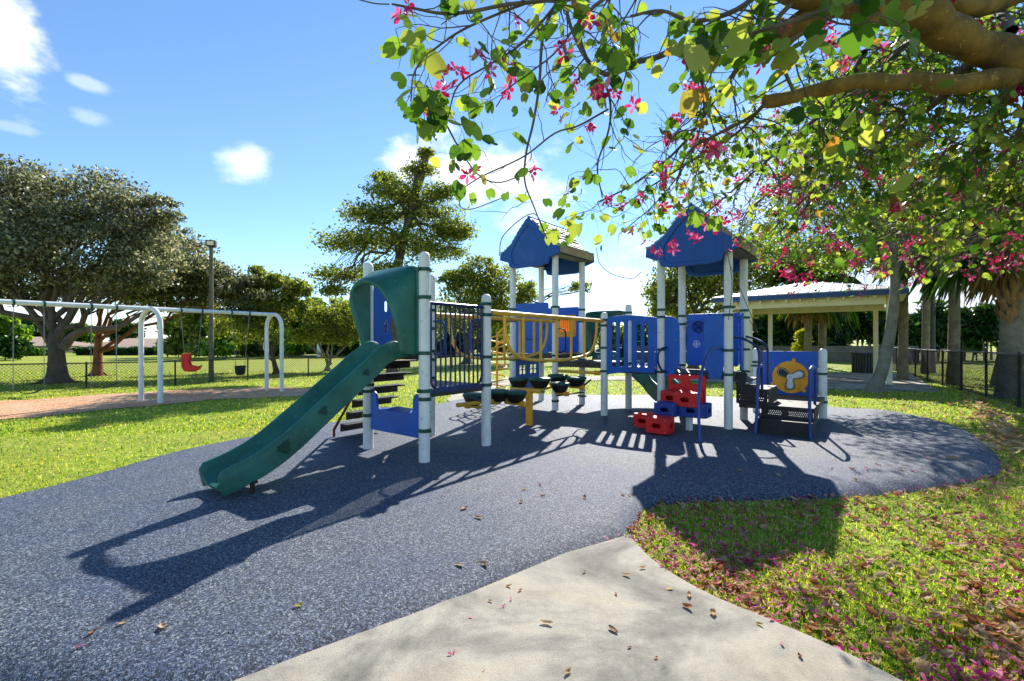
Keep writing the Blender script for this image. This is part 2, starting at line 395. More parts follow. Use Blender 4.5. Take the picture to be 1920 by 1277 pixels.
area = sum(PAD[i].x*PAD[(i+1) % len(PAD)].y-PAD[(i+1) % len(PAD)].x*PAD[i].y for i in range(len(PAD)))
if area < 0: PAD.reverse()
def pad_object():
    mb = MB(); rings = []
    for d, z in ((-.03, -.17), (0, -.125), (.05, -.08), (.11, -.042), (.19, -.014), (.30, -.003), (.40, 0)):
        rings.append([(p.x, p.y, z) for p in inset(PAD, d)])
    mb.loft(rings); n = len(PAD); top = rings[-1]
    mb.add(top, [tuple(range(n))])
    me = bpy.data.meshes.new('rubber_surfacing'); me.from_pydata(mb.v, [], mb.f)
    import bmesh
    bm = bmesh.new(); bm.from_mesh(me); bmesh.ops.remove_doubles(bm, verts=bm.verts, dist=.0005)
    bmesh.ops.triangulate(bm, faces=[f for f in bm.faces if len(f.verts) > 4]); bm.to_mesh(me); bm.free()
    me.materials.append(M['rubber']); o = finish('rubber_surfacing', me, angle=60); struct(o)
pad_object()
PADN = np.array([(p.x, p.y) for p in PAD])
def pad_z(x, y):
    d = float(np.min(np.hypot(PADN[:, 0]-x, PADN[:, 1]-y))); return float(np.interp(d, (0, .05, .11, .19, .30, .40), (-.125, -.08, -.042, -.014, -.003, 0)))
# ground sheet that follows the slight slope of the lawn
def ground_sheet():
    def axis(lo, hi, fine_lo, fine_hi, step):
        a = list(np.arange(fine_lo, fine_hi+1e-6, step)); s = step; x = fine_lo
        while x > lo: s *= 1.35; x -= s; a.insert(0, x)
        s = step; x = fine_hi
        while x < hi: s *= 1.35; x += s; a.append(x)
        return a
    xs = axis(-600, 600, -20, 20, .5); ys = axis(-60, 1500, 0, 30, .5)
    vs = [(x, y, gz(x, y)) for y in ys for x in xs]; nx = len(xs)
    fs = [(j*nx+i, j*nx+i+1, (j+1)*nx+i+1, (j+1)*nx+i) for j in range(len(ys)-1) for i in range(nx-1)]
    mb = MB(); mb.add(vs, fs); struct(mb.build('lawn', M['lawn'], angle=80))
ground_sheet()
def drape(name, poly, lift, mat, cell=.35):
    """a sheet with an uneven outline lying on the lawn"""
    import bmesh
    bm = bmesh.new(); f = bm.faces.new([bm.verts.new((p[0], p[1], 0)) for p in poly])
    xs = [p[0] for p in poly]; ys = [p[1] for p in poly]
    for k in np.arange(min(xs), max(xs), cell): bmesh.ops.bisect_plane(bm, geom=bm.verts[:]+bm.edges[:]+bm.faces[:], plane_co=(k, 0, 0), plane_no=(1, 0, 0))
    for k in np.arange(min(ys), max(ys), cell): bmesh.ops.bisect_plane(bm, geom=bm.verts[:]+bm.edges[:]+bm.faces[:], plane_co=(0, k, 0), plane_no=(0, 1, 0))
    for v in bm.verts: v.co.z = gz(v.co.x, v.co.y)+lift
    me = bpy.data.meshes.new(name); bm.to_mesh(me); bm.free(); me.materials.append(mat); return struct(finish(name, me, angle=80))
WALK_NEAR = [gp(px, py, -.05) for px, py in ((1183, 1000), (1187, 1010), (1215, 1040), (1255, 1070), (1330, 1112), (1420, 1150), (1500, 1183), (1600, 1228), (1700, 1279))]
WALK_NEAR = [Vector((p.x, p.y)) for p in spline([(p.x, p.y, 0) for p in WALK_NEAR], 4)]
walk_poly = WALK_NEAR+[Vector((2.6, .8)), Vector((4, -2)), Vector((-4.5, -2)), Vector((-3.0, .9)), Vector((-1.35, 1.55)), Vector((-1.35, 1.95)), Vector((-.25, 2.6)), Vector((.35, 3.1))]
mb = MB(); mb.prism([(p.x, p.y) for p in walk_poly], -.2, -.05); struct(mb.build('concrete_path', M['concrete'], bev=.008))
# walk and slab at the back
slab = [(3.9, 15.3), (5.5, 14.6)]
SLAB = [gp(1762, 736), gp(1560, 731), gp(1440, 727), gp(1440, 706), gp(1700, 700)]
SLAB = [(p.x, p.y) for p in SLAB]
mb = MB(); mb.prism(SLAB[::-1] if False else SLAB, -.3, -.055); struct(mb.build('pavilion_slab', M['concrete'], bev=.01))
BACKWALK = [gp(px, py) for px, py in ((1445, 723), (1300, 716), (1180, 714), (1050, 716), (960, 722), (905, 737), (880, 753), (838, 752), (870, 733), (920, 714), (1000, 708), (1100, 706.5), (1250, 707), (1445, 707.5))]
BACKWALK = [(p.x, p.y) for p in spline([(p.x, p.y, 0) for p in BACKWALK], 3, True)]
drape('back_path', BACKWALK, .022, M['concrete'])
MULCH = [gp(px, py) for px, py in ((-260, 800), (-100, 795), (0, 787), (80, 782), (160, 773), (230, 766), (300, 760), (380, 752), (440, 748), (520, 745), (585, 741), (600, 734), (560, 728), (500, 727), (430, 729),
         (350, 731), (270, 736), (180, 741), (90, 748), (0, 753), (-120, 758), (-260, 760))]
MULCH = spline([(p.x, p.y, 0) for p in MULCH], 14, True)
MULCH = [(p.x+.12*mnoise.noise(p*1.7), p.y+.18*mnoise.noise(p*1.3+Vector((5, 2, 0)))+.16*mnoise.noise(p*4.1)) for p in MULCH]
drape('mulch_bed', MULCH, .015, M['mulch'])
# far road strip behind the back fence
drape('far_road', [(p.x, p.y) for p in (gp(560, 668.5), gp(1250, 669), gp(1250, 666.5), gp(560, 666.5))], .03, M['concrete'], 20)

# ============================================================ PLAYGROUND STRUCTURE (bolted together: one thing)
U = Vector((.788, -.616, 0)); V = Vector((.616, .788, 0)); PIT = 1.045; ORG = Vector((3.31, 7.18, 0))
def G(i, j, z=0, ta=False):
    p = ORG+U*(PIT*i)+V*(PIT*j)+Vector((0, 0, z))
    return p+Vector((-.065, .06, 0)) if ta else p
play = thing('play_structure', 'large blue and green climbing structure with slide and two gabled roofs on rubber', 'play structure', G(-1.5, -.5))
P1, P2, P3, P4 = G(-3, -4, 0, 1), G(-2, -4, 0, 1), G(-2, -3, 0, 1), G(-3, -3, 0, 1)
B0, B1, B2, B3 = G(-4, 0), G(-3, 0), G(-3, 1), G(-4, 1)
D1, D2 = G(-2, 0), G(-2, 1)
C0, C1, C2, C3 = G(-1, 0), G(0, 0), G(0, 1), G(-1, 1)
E0, E1 = G(0, 2), G(1, 2)
PR = .063
def post(p, top, clamps, cap=True):
    mb = MB(); z = -.05; prof = [(PR, z), (PR, top-.07)]
    if cap: prof += [(PR*.96, top-.045), (PR*.8, top-.02), (PR*.45, top-.004), (0, top)]
    else: prof += [(PR, top)]
    mb.lathe(prof, p, 20, 0); o = mb.build('post', M['post'], play, angle=50)
    for zc in clamps:
        c = MB(); c.lathe([(PR, zc-.02), (PR+.010, zc-.02), (PR+.012, zc), (PR+.010, zc+.02), (PR, zc+.02)], p, 20, 0, caps=False)
        side = U if random.random() < .5 else V
        for sg in (-1, 1):
            c.box(p+side*(sg*(PR+.018))+Vector((0, 0, zc)), (.035, .03, .036), math.atan2(side.y, side.x))
        c.lathe([(.008, 0), (.008, .006), (.004, .009)], p+Vector((-.3, -.95, 0)).normalized()*(PR+.009)+Vector((0, 0, zc)), 8, axis=(-.3, -.95, 0))
        k = c.build('clamp', M['clamp']); k.parent = o
    return o
post(P1, 2.33, (1.22, .80, .72, .42)); post(P2, 2.34, (2.14, 1.83, 1.21, .79, .70, .35))
post(P3, 1.95, (1.82, 1.68, 1.14, .78)); post(P4, 2.30, (1.88, 1.78, 1.52, 1.2, 1.08, .82))
for p in (B0, B1, B2, B3): post(p, 3.0, (2.0, 1.75, 1.06, .95, .18) if p is not B3 else (1.98, 1.0, .9, .2), False)
post(D1, 1.86, (1.72, 1.62, 1.22, .8)); post(D2, 2.07, (1.9, .9))
for p in (C0, C1, C2, C3): post(p, 2.74, (1.86, 1.74, 1.20, .83) if p is not C3 else (1.8, 1.65, .9), False)
post(E0, 1.21, (.95, .88, .3)); post(E1, 1.21, (.77, .28))

# ---- decks of perforated black steel
def deck(poly, z, lip=.07):
    mb = MB(); pl = [(p.x, p.y) for p in poly]
    a = sum(pl[i][0]*pl[(i+1) % len(pl)][1]-pl[(i+1) % len(pl)][0]*pl[i][1] for i in range(len(pl)))
    if a < 0: pl.reverse()
    mb.prism(pl, z-.012, z)
    for i in range(len(pl)):
        A = Vector((*pl[i], 0)); B = Vector((*pl[(i+1) % len(pl)], 0)); d = (B-A).normalized(); n = Vector((-d.y, d.x, 0))
        c = (A+B)/2+n*.012; c.z = z-.014-lip/2; mb.box(c, ((B-A).length-.03, .016, lip), math.atan2(d.y, d.x))
    c = sum((Vector((*q, 0)) for q in pl), Vector())/len(pl)
    for i in range(len(pl)):
        q = Vector((*pl[i], 0)); mb.tube([Vector((c.x, c.y, z-.05)), Vector((q.x*.9+c.x*.1, q.y*.9+c.y*.1, z-.05))], .018, 6)
    return mb.build('deck', M['deckm'], play, angle=30)
def deck_material():
    m, nt, b, out = new_mat('perforated_deck'); n = tex(nt, 'noise', 8, 5, .6)
    v = tex(nt, 'voronoi', 42); v.inputs['Randomness'].default_value = .15
    c = ramp(nt, n.outputs['Fac'], [(.35, lin('#2a211c')), (.65, lin('#4a4038'))])
    h = ramp(nt, v.outputs['Distance'], [(.24, (.1, .1, .1, 1)), (.3, (1, 1, 1, 1))]); c = mix(nt, 1.0, c, h, 'MULTIPLY')
    nt.links.new(c, b.inputs['Base Color']); b.inputs['Roughness'].default_value = .5; M['deckm'] = m
    bump(nt, b, h, .6, .004)
deck_material()
deck([P2, P3, P4], .79); deck([P1, P2, P4], 1.215)
mb = MB(); d = (P4-P2).normalized(); c = (P2+P4)/2; mb.box(Vector((c.x, c.y, 1.0)), ((P4-P2).length-.16, .012, .3), math.atan2(d.y, d.x)); mb.build('riser', M['black'], play)
deck([B0, B1, B2, B3], 1.08); deck([B1, D1, D2, B2], .95, .09); deck([D1, C0, C3, D2], .86); deck([C0, C1, C2, C3], .83)

# ---- climber steps at the back of the slide tower
def tread_steps():
    base = (P1+P4)/2; run = .98; sA = P1+(P4-P1)*.12; sB = P1+(P4-P1)*.88
    for k in range(6):
        h = .17+k*.18; dd = (1-h/1.25)*run; mb = MB(); c = base-U*dd; c.z = h
        mb.box(c, (.18, .66, .022), math.atan2(U.y, U.x)); c2 = c-U*.083; c2.z = h-.055; mb.box(c2, (.012, .66, .10), math.atan2(U.y, U.x))
        mb.build('tread', M['deckm'], play, bev=.003)
    for s in (sA,):
        mb = MB(); a = s-U*run; a.z = -.03; b_ = s.copy(); b_.z = 1.19
        pts = [a, a+Vector((0, 0, .13)), b_]
        mb.tube(pts, .019, 8); mb.build('stringer', M['rust'], play)
tread_steps()

# ---- slide chute: one moulded section swept along a path
def chute(pts, name, wall=.2, half=.27, decals=False, endlift=True):
    pts = [Vector(p) for p in pts]; n = len(pts); rings = []
    for i, p in enumerate(pts):
        t = (pts[min(i+1, n-1)]-pts[max(i-1, 0)]).normalized(); side = t.cross(Vector((0, 0, 1))).normalized(); nn = side.cross(t).normalized()
        f = i/(n-1); w = wall
        if f < .16: w = wall*(.3+.7*smooth(f/.16))
        if f > .93: w = wall*(1-.28*smooth((f-.93)/.07))
        h = half
        sec = [(-h-.012, -.055), (-h-.008, w*.5), (-h, w-.01), (-h+.012, w+.016), (-h+.035, w+.016), (-h+.048, w-.01), (-h+.06, w*.45), (-h+.085, .035), (-h+.14, .002), (0, -.006),
               (h-.14, .002), (h-.085, .035), (h-.06, w*.45), (h-.048, w-.01), (h-.035, w+.016), (h-.012, w+.016), (h, w-.01), (h+.008, w*.5), (h+.012, -.055), (h-.02, -.06), (h-.05, -.03), (0, -.035), (-h+.05, -.03), (-h+.02, -.06)]
        rings.append([p+side*a+nn*b for a, b in sec])
    mb = MB(); mb.loft(rings, True, 0, True)
    o = mb.build(name, M['green'], play, angle=42); o.modifiers.new('bevel', 'BEVEL').width = .004
    return o, pts
top = (P1+P2)/2; sl = []
for s, z, ofs in ((-.02, 1.215, 0), (.06, 1.215, 0), (.16, 1.20, 0), (.25, 1.155, -.0), (.34, 1.09, -.01), (.5, .965, -.015), (.7, .81, -.025), (.9, .655, -.035), (1.1, .50, -.045), (1.26, .38, -.05), (1.40, .285, -.055), (1.52, .22, -.06), (1.65, .165, -.065), (1.76, .128, -.07), (1.86, .10, -.07), (1.91, .088, -.07)):
    q = top-V*s+U*ofs; q.z = z; sl.append(q)
slide, slpts = chute(spline(sl, 3), 'slide', .142, .238)
def leaf_decal(i, size, up):
    p = slpts[i]; t = (slpts[i+1]-slpts[i-1]).normalized(); side = t.cross(Vector((0, 0, 1))).normalized(); nn = side.cross(t).normalized()
    s_ = 1 if side.dot(Vector((0, -1, 0))) > 0 else -1
    c = p+side*s_*(.24+.0145)+nn*up; pts = []
    for k in range(22):
        a = 2*math.pi*k/22; r = size*(1.0 if k % 2 else .62)*(1+.25*math.sin(3*a)); pts.append(c+t*r*math.cos(a)+nn*r*math.sin(a))
    mb = MB(); q = [x+side*s_*.002 for x in pts]; mb.loft([pts, q]); mb.add(q, [tuple(range(22))]); mb.add([c+side*s_*.004], [])
    o = mb.build('leaf_decal', M['decal'], slide); return o
leaf_decal(15, .04, .06); leaf_decal(22, .05, .07); leaf_decal(29, .07, .06)
mb = MB()   # little feet under the exit
for a in (-.2, .2):
    q = top-V*1.66+U*(a-.06); mb.tube([Vector((q.x, q.y, -.02)), Vector((q.x, q.y, .13))], .022, 8)
q = top-V*1.66-U*.06; mb.box((q.x, q.y, .10), (.5, .05, .02), math.atan2(U.y, U.x)); mb.build('slide_foot', M['black'], play)

def hood(A, B, name, zb, zt, out, depth=.37):
    """moulded slide entrance between posts A and B that swells out into an arch"""
    d = (B-A).normalized(); Wd = (B-A).length; mid = (A+B)/2; H = zt-zb; rings = []
    bk = [(-.42, 0), (-.42, .25), (-.42, .5), (-.42, .75), (-.42, .93), (-.40, .985), (-.34, 1.0), (-.2, 1.0), (0, 1.0), (.2, 1.0), (.34, 1.0), (.40, .985), (.42, .93), (.42, .75), (.42, .5), (.42, .25), (.42, 0)]
    fr = [(-.27, .02, .66), (-.285, .2, .75), (-.33, .38, .92), (-.375, .56, 1), (-.375, .68, 1.03), (-.345, .76, 1.04), (-.27, .82, 1.04), (-.17, .855, 1.02), (-.06, .86, .98), (.05, .83, .93), (.14, .78, .88), (.21, .71, .83), (.27, .62, .78), (.32, .50, .72), (.355, .36, .66), (.375, .2, .60), (.385, .03, .56)]
    for k in range(7):
        f = k/6; e = f**1.25; r = []
        for (b_, zb_), (a_, za_, s_) in zip(bk, fr):
            x = b_*(1-e)+a_*e; z = zb_*(1-f)+za_*f; s = s_*depth*f
            q = mid+d*x+out*(s+.03); q.z = zb+H*z; r.append(q)
        rings.append(r)
    r = rings[-1]; cen = sum(r, Vector())/len(r)           # rim rolled inward
    rings.append([q+(cen-q).normalized()*.025+out*.012 for q in r]); rings.append([q+(cen-q).normalized()*.045-out*.01 for q in r])
    n = 17
    mb = MB(); mb.loft(rings, False)
    # back flange to the posts
    fl = [[rings[0][k]+d*(-.055 if k < 7 else (.055 if k > 9 else 0))+(Vector((0, 0, .0))) for k in range(n)], rings[0]]
    mb.loft(fl, False)
    o = mb.build(name, M['green'], play, angle=60)
    so_ = o.modifiers.new('solid', 'SOLIDIFY'); so_.thickness = .02; ss = o.modifiers.new('sub', 'SUBSURF'); ss.levels = ss.render_levels = 2
    return o
hood(P1, P2, 'slide_hood', 1.17, 2.19, -V, .31)
for (p, z) in ((P2, 2.14), (P2, 1.2), (P1, 2.12), (P1, 1.2)):
    mb = MB(); s_ = -1 if p is P2 else 1; mb.box(p+U*(s_*.09)-V*.02+Vector((0, 0, z)), (.09, .02, .03), math.atan2(U.y, U.x)); mb.build('bracket', M['clamp'], play)
# second slide behind the bridge, turning right
hood(D2, B2, 'slide_hood', .98, 1.95, V, .3)
m2 = (B2+D2)/2
ch = [m2+V*.0+Vector((0, 0, 1.0)), m2+V*.22+Vector((0, 0, .97)), m2+V*.5+U*.12+Vector((0, 0, .82)), m2+V*.66+U*.42+Vector((0, 0, .64)), m2+V*.62+U*.8+Vector((0, 0, .45)), m2+V*.38+U*1.12+Vector((0, 0, .28)), m2+V*.12+U*1.42+Vector((0, 0, .15)), m2-V*.05+U*1.62+Vector((0, 0, .11))]
chute(spline(ch, 5), 'slide', .24, .27)

# ---- helper: draw a board from its outline in the photo
def px_outline(pts, A, B): return [onplane(x, y, A, B) for x, y in pts]
def px_tube(name, pts, r, mat, parent=play, n=10, sp=4):
    """pts: (px, py, depth)"""
    w = [at(x, y, Y) for x, y, Y in pts]; w = spline(w, sp) if len(w) > 2 and sp else w
    mb = MB(); mb.tube(w, r, n); return mb.build(name, mat, parent)

# U-shaped low panel with a bench shelf under the slide
W = (P2-P1).length
o_ = [(.08, .25), (W-.08, .25), (W-.08, .70), (W-.10, .735), (W-.135, .745), (W-.17, .72), (W-.185, .67), (W-.185, .56), (W-.21, .525), (W-.25, .515), (.25, .515), (.21, .53), (.19, .57), (.185, .66), (.17, .70), (.135, .725), (.10, .71), (.08, .67)]
board('bench_panel', o_, [], P1, P2, .03, M['blue'], play, 0, .006)
mb = MB(); c = (P1+P2)/2+V*.16; c.z = .50; mb.box(c, (W-.42, .26, .025), math.atan2(U.y, U.x)); mb.build('bench_seat', M['blue'], play, bev=.008)
# entry panels seen through the slide hood
L4 = (P4-P1).length
o_ = [(.07, 1.24), (.36, 1.24), (.37, 1.42), (.33, 1.52), (.36, 1.66), (.345, 1.85), (.30, 1.98), (.20, 2.06), (.07, 2.08)]
board('entry_panel', spline([(a, b, 0) for a, b in o_], 3, True) and o_, [rrect(.24, 1.44, .29, 1.62, .024), rrect(.24, 1.72, .29, 1.86, .024)], P1, P4, .025, M['blue'], play)
o_ = [(L4-.36, 1.24), (L4-.07, 1.24), (L4-.07, 2.08), (L4-.20, 2.06), (L4-.31, 1.97), (L4-.36, 1.8), (L4-.34, 1.6), (L4-.38, 1.45)]
board('entry_panel', o_, [rrect(L4-.29, 1.44, L4-.24, 1.62, .024), rrect(L4-.29, 1.72, L4-.24, 1.86, .024)], P1, P4, .025, M['blue'], play)
# barred panel P2-P3
def bars_panel():
    L_ = (P3-P2).length; d = (P3-P2).normalized()
    def q(s, z): return Vector((P2.x+d.x*s, P2.y+d.y*s, z))
    x0, x1, zb, zt = .09, L_-.085, .80, 1.775
    fr = MB(); path = [q(x0, zt-.02), q(x0, zb+.10), q(x0+.03, zb+.03), q(x0+.09, zb)]+[q(x1-.09, zb), q(x1-.03, zb+.03), q(x1, zb+.10), q(x1, zt-.02)]
    fr.tube(path, .017, 8); fr.tube([q(.065, zt), q(L_-.065, zt)], .021, 10)
    c = q(L_/2, zb-.025); fr.box(c, (L_-.12, .035, .045), math.atan2(d.y, d.x)); fr.build('barrier_frame', M['navy'], play)
    for k in range(10):
        s = x0+(x1-x0)*(k+1)/11; mb = MB(); mb.tube([q(s, zb), q(s, zt)], .011, 8); mb.build('barrier_bar', M['navy'], play)
bars_panel()
# grab loops on the bridge side of the slide tower
for (p, sg) in ((P4, 1), (P3, -1)):
    d = (P3-P4).normalized()*sg; pts = [p+d*.05+Vector((0, 0, 1.62)), p+d*.2+Vector((0, 0, 1.62)), p+d*.27+Vector((0, 0, 1.55)), p+d*.27+Vector((0, 0, 1.25)), p+d*.2+Vector((0, 0, 1.16)), p+d*.05+Vector((0, 0, 1.16))]
    mb = MB(); mb.tube(spline(pts, 4), .015, 8); mb.build('grab_loop', M['bluesteel'], play)

# ---- yellow rails of the pod bridge
def yellow_rail(A, B, zA, zB):
    L_ = (B-A).length; d = (B-A).normalized()
    def q(s, z): return Vector((A.x+d.x*s, A.y+d.y*s, z))
    def zt(s): return zA+(zB-zA)*s/L_
    r = MB(); r.tube([q(.05, zt(0)), q(L_-.05, zt(L_))], .033, 12); r.build('top_rail', M['yellow'], play)
    a, b = L_*.115, L_*.915; zb = 1.075
    arc = [q(a, zt(a)), q(a+.02, 1.48), q(a+.07, 1.32), q(a+.18, 1.18), q(a+.38, 1.10), q(a+.8, zb-.02), q((a+b)/2, zb-.035), q(b-.8, zb-.02), q(b-.38, 1.10), q(b-.18, 1.18), q(b-.07, 1.32), q(b-.02, 1.48), q(b, zt(b))]
    arc = spline(arc, 5); r = MB(); r.tube(arc, .024, 10); r.build('bow_rail', M['yellow'], play)
    for k in range(1, 6):
        s = a+(b-a)*k/6; bz = min(arc, key=lambda p: abs((p-q(0, p.z)).length-s)).z
        r = MB(); r.tube([q(s, bz), q(s, zt(s))], .022, 8); r.build('upright', M['yellow'], play)
    for (s, z) in ((.05, zt(0)), (L_-.05, zt(L_))):
        r = MB(); r.lathe([(.036, -.03), (.038, 0), (.036, .03)], q(s, z), 12, axis=d); r.build('rail_bracket', M['clamp'] if s < 1 else M['yellow'], play)
yellow_rail(P3, D1, 1.72, 1.70); yellow_rail(P4, B1, 1.72, 1.72)
# yellow frame and the green pods
def pod(px, py, Y, r=.17):
    p = at(px, py, Y); mb = MB()
    mb.lathe([(0, -.15), (r*.45, -.148), (r*.62, -.13), (r*.78, -.08), (r*.93, -.02)], p, 20, 1)
    mb.lathe([(r*.93, -.024), (r*.99, -.012), (r, .0), (r*.98, .016), (r*.9, .026), (r*.5, .036), (0, .040)], p, 20, 0)
    mb.lathe([(r*.62, -.10), (r*.93, -.02)], p, 20, 0)
    return mb.build('stepping_pod', [M['podgreen'], M['black']], play, angle=50), p
yc = G(-2.48, -1.54); mb = MB(); mb.lathe([(.058, -.04), (.058, .56), (.05, .585), (0, .59)], yc, 18); mb.build('yellow_post', M['orange'], play)
pods = [(888, 741, 6.75), (935, 734, 6.95), (967, 736, 6.9), (973, 711, 7.95), (1012, 711, 7.8), (1046, 705, 8.6), (1050, 720, 8.05), (1080, 709, 8.4)]
pp = []
for k, (x, y, Y) in enumerate(pods): pp.append(pod(x, y, Y, (.16, .165, .17, .18, .19, .19, .17, .19)[k])[1])
def ybeam(a, b, r=.03, m='yellow', name='pod_beam'):
    mb = MB(); mb.tube([a, b], r, 10); mb.build(name, M[m], play)
ytop = yc+Vector((0, 0, .52)); am = (P3+P4)/2; bm_ = (B1+D1)/2
ybeam(am+Vector((0, 0, .47)), ytop-Vector((0, 0, .06))); ybeam(ytop, bm_+Vector((0, 0, .62)))
ybeam(ytop+Vector((0, 0, .03))-U*.32, ytop+Vector((0, 0, .03))+U*.22, .034)
for a in pp:       # stub of each pod with its cap
    rel = a-yc; s = rel.dot(V); cpt = yc+V*s; zc = a.z-.16
    e = cpt+Vector((0, 0, zc)); side = U if (a-cpt).dot(U) > 0 else -U
    f = Vector((a.x, a.y, zc))+side*.12
    mb = MB(); mb.tube([e, f], .026, 10); mb.build('pod_arm', M['yellow'], play)
    mb = MB(); mb.lathe([(.04, -.04), (.044, 0), (.04, .045), (0, .052)], f, 14, axis=U); mb.build('end_cap', M['orange'], play)
# sloping black braces and the yellow tube under the bridge deck
ybeam(B1+Vector((0, 0, .76)), D1+Vector((0, 0, .76)), .03)
mb = MB(); mb.lathe([(.042, -.05), (.045, 0), (.042, .05), (0, .055)], B1+(D1-B1)*.86+Vector((0, 0, .76)), 14, axis=U); mb.build('end_cap', M['orange'], play)
for pts in ([(1108, 712, 8.6), (1096, 722, 8.65), (1088, 727, 8.7)], [(1045, 742, 9.0), (1095, 735, 9.7)], [(905, 753, 6.3), (870, 742, 6.7)]):
    px_tube('brace', pts, .016, M['black'], sp=0)
mb = MB(); mb.lathe([(.07, 0), (.05, .05), (.0, .09)], at(1019, 680, 10.1), 12); mb.build('post_collar', M['black'], play)

# ---- tower B boards
o_ = px_outline([(967, 664), (967, 573), (971, 570), (1026, 566.5), (1031, 570), (1031, 664)], B0, B1)
def ring_board(outline, holes, A, B, thick, mat, off=0, name='barrier_panel', bev=.004): return board(name, outline, holes, A, B, thick, mat, play, off, bev)
LB = (B1-B0).length
bb1 = ring_board(rrect(.09, 1.09, LB-.16, 2.1, .05), [], B0, B1, .03, M['blue'])
# carved arc handle and bolts on it
px_tube('grab_arc', [(981, 628, 9.45), (984, 634, 9.43), (992, 637, 9.40), (1000, 636, 9.37), (1004, 632, 9.34)], .009, M['navy'])
px_tube('steering_lever', [(1012, 640, 9.2), (1014, 622, 9.15), (1022, 610, 9.1)], .012, M['navy'])
# back board with a yellow slotted window
LBK = (B2-B3).length
x0, z0 = onplane(1030, 655, B3, B2); x1, z1 = onplane(1089, 575, B3, B2)
a0, c0 = onplane(1046, 632, B3, B2); a1, c1 = onplane(1081, 590, B3, B2)
ring_board(rrect(.1, z0-.05, LBK-.08, z1, .03), [rrect(a0+.03, c0+.05, a1-.03, c1-.05, .03)], B3, B2, .03, M['blue'])
ws = (a1-a0-.13)/7; hl = [rrect(a0+.065+ws*(k+.18), c0+.12, a0+.065+ws*(k+.72), c1-.08, ws*.2) for k in range(7)]
ring_board(rrect(a0, c0, a1, c1, .05), hl, B3, B2, .05, M['orange'], 0, 'window_insert')
# playhouse board under deck B, with two four-pane windows
LS = (B3-B0).length
x0, z0 = onplane(972, 746, B0, B3); x1, z1 = onplane(1012, 673, B0, B3)
def win(cx, cz, w, h):
    g = .012; return [[(cx+sx*g, cz+sz*g), (cx+sx*w, cz+sz*g), (cx+sx*w, cz+sz*h), (cx+sx*g, cz+sz*h)][::sx*sz] for sx in (-1, 1) for sz in (-1, 1)]
w1 = onplane(979.5, 693, B0, B3); w2 = onplane(999.5, 691, B0, B3)
wd = abs(onplane(985.5, 693, B0, B3)[0]-w1[0]); hd = .09
ring_board([(.09, .30), (LS-.1, .22), (LS-.1, 1.0), (.09, 1.0)], win(*w1, wd, hd)+win(*w2, wd*1.1, hd), B0, B3, .03, M['blue'], 0, 'playhouse_panel')
# corkscrew climber
cc_ = at(932, 700, 9.9); cc_.z = 0; hp = []
for k in range(90):
    a = k*2*math.pi/15; hp.append(Vector((cc_.x+.2*math.cos(a), cc_.y+.2*math.sin(a), .1+k*.0155)))
mb = MB(); mb.tube(hp, .017, 8); mb.build('corkscrew_rail', M['yellow'], play)
mb = MB(); mb.tube([Vector((cc_.x, cc_.y, -.03)), Vector((cc_.x, cc_.y, 1.5)), B0+Vector((-.06, 0, 1.72))], .022, 8); mb.build('corkscrew_pole', M['yellow'], play)
px_tube('climber_arm', [(958, 631, 9.8), (945, 636, 9.8), (928, 652, 9.9), (922, 662, 9.9)], .02, M['yellow'])
px_tube('climber_arm', [(952, 636, 9.9), (958, 650, 9.8), (950, 658, 9.8), (955, 668, 9.7)], .018, M['yellow'])
# grab loops by deck D
for p, sg in ((B1, 1), (D1, -1)):
    d = (D1-B1).normalized()*sg; pts = [p+d*.05+Vector((0, 0, 1.58)), p+d*.17+Vector((0, 0, 1.57)), p+d*.23+Vector((0, 0, 1.5)), p+d*.23+Vector((0, 0, 1.2)), p+d*.17+Vector((0, 0, 1.13)), p+d*.05+Vector((0, 0, 1.12))]
    mb = MB(); mb.tube(spline(pts, 4), .014, 8); mb.build('grab_loop', M['black'], play)

# ---- arched slotted boards of the crossing D-C
LD = (C0-D1).length
o_ = px_outline([(1139.5, 702), (1139.5, 597.5), (1146, 594.5), (1156, 592.3), (1170, 591), (1183, 590.6), (1205, 592), (1228.5, 594.5), (1228.5, 700), (1210, 699), (1190, 698), (1165, 698.5)], D1, C0)
sl_ = []
for (cx_, t_, b_) in ((1152.5, 604.5, 688), (1167, 603.5, 687.5), (1182, 601, 688), (1198.8, 603.5, 689), (1213, 604.5, 689.5)):
    a, zt_ = onplane(cx_-3.9, t_, D1, C0); b, zb_ = onplane(cx_+3.9, b_, D1, C0); sl_.append(rrect(a, zb_, b, zt_, (b-a)*.48))
arch_out = o_
ring_board(o_, sl_, D1, C0, .03, M['blue'], .02)
ring_board(o_, sl_, D2, C3, .03, M['blue'], -.02)
for s, z in ((.12, .80), (.45, .82), (.78, .80), (.12, 1.78), (.9, 1.76)):
    pass

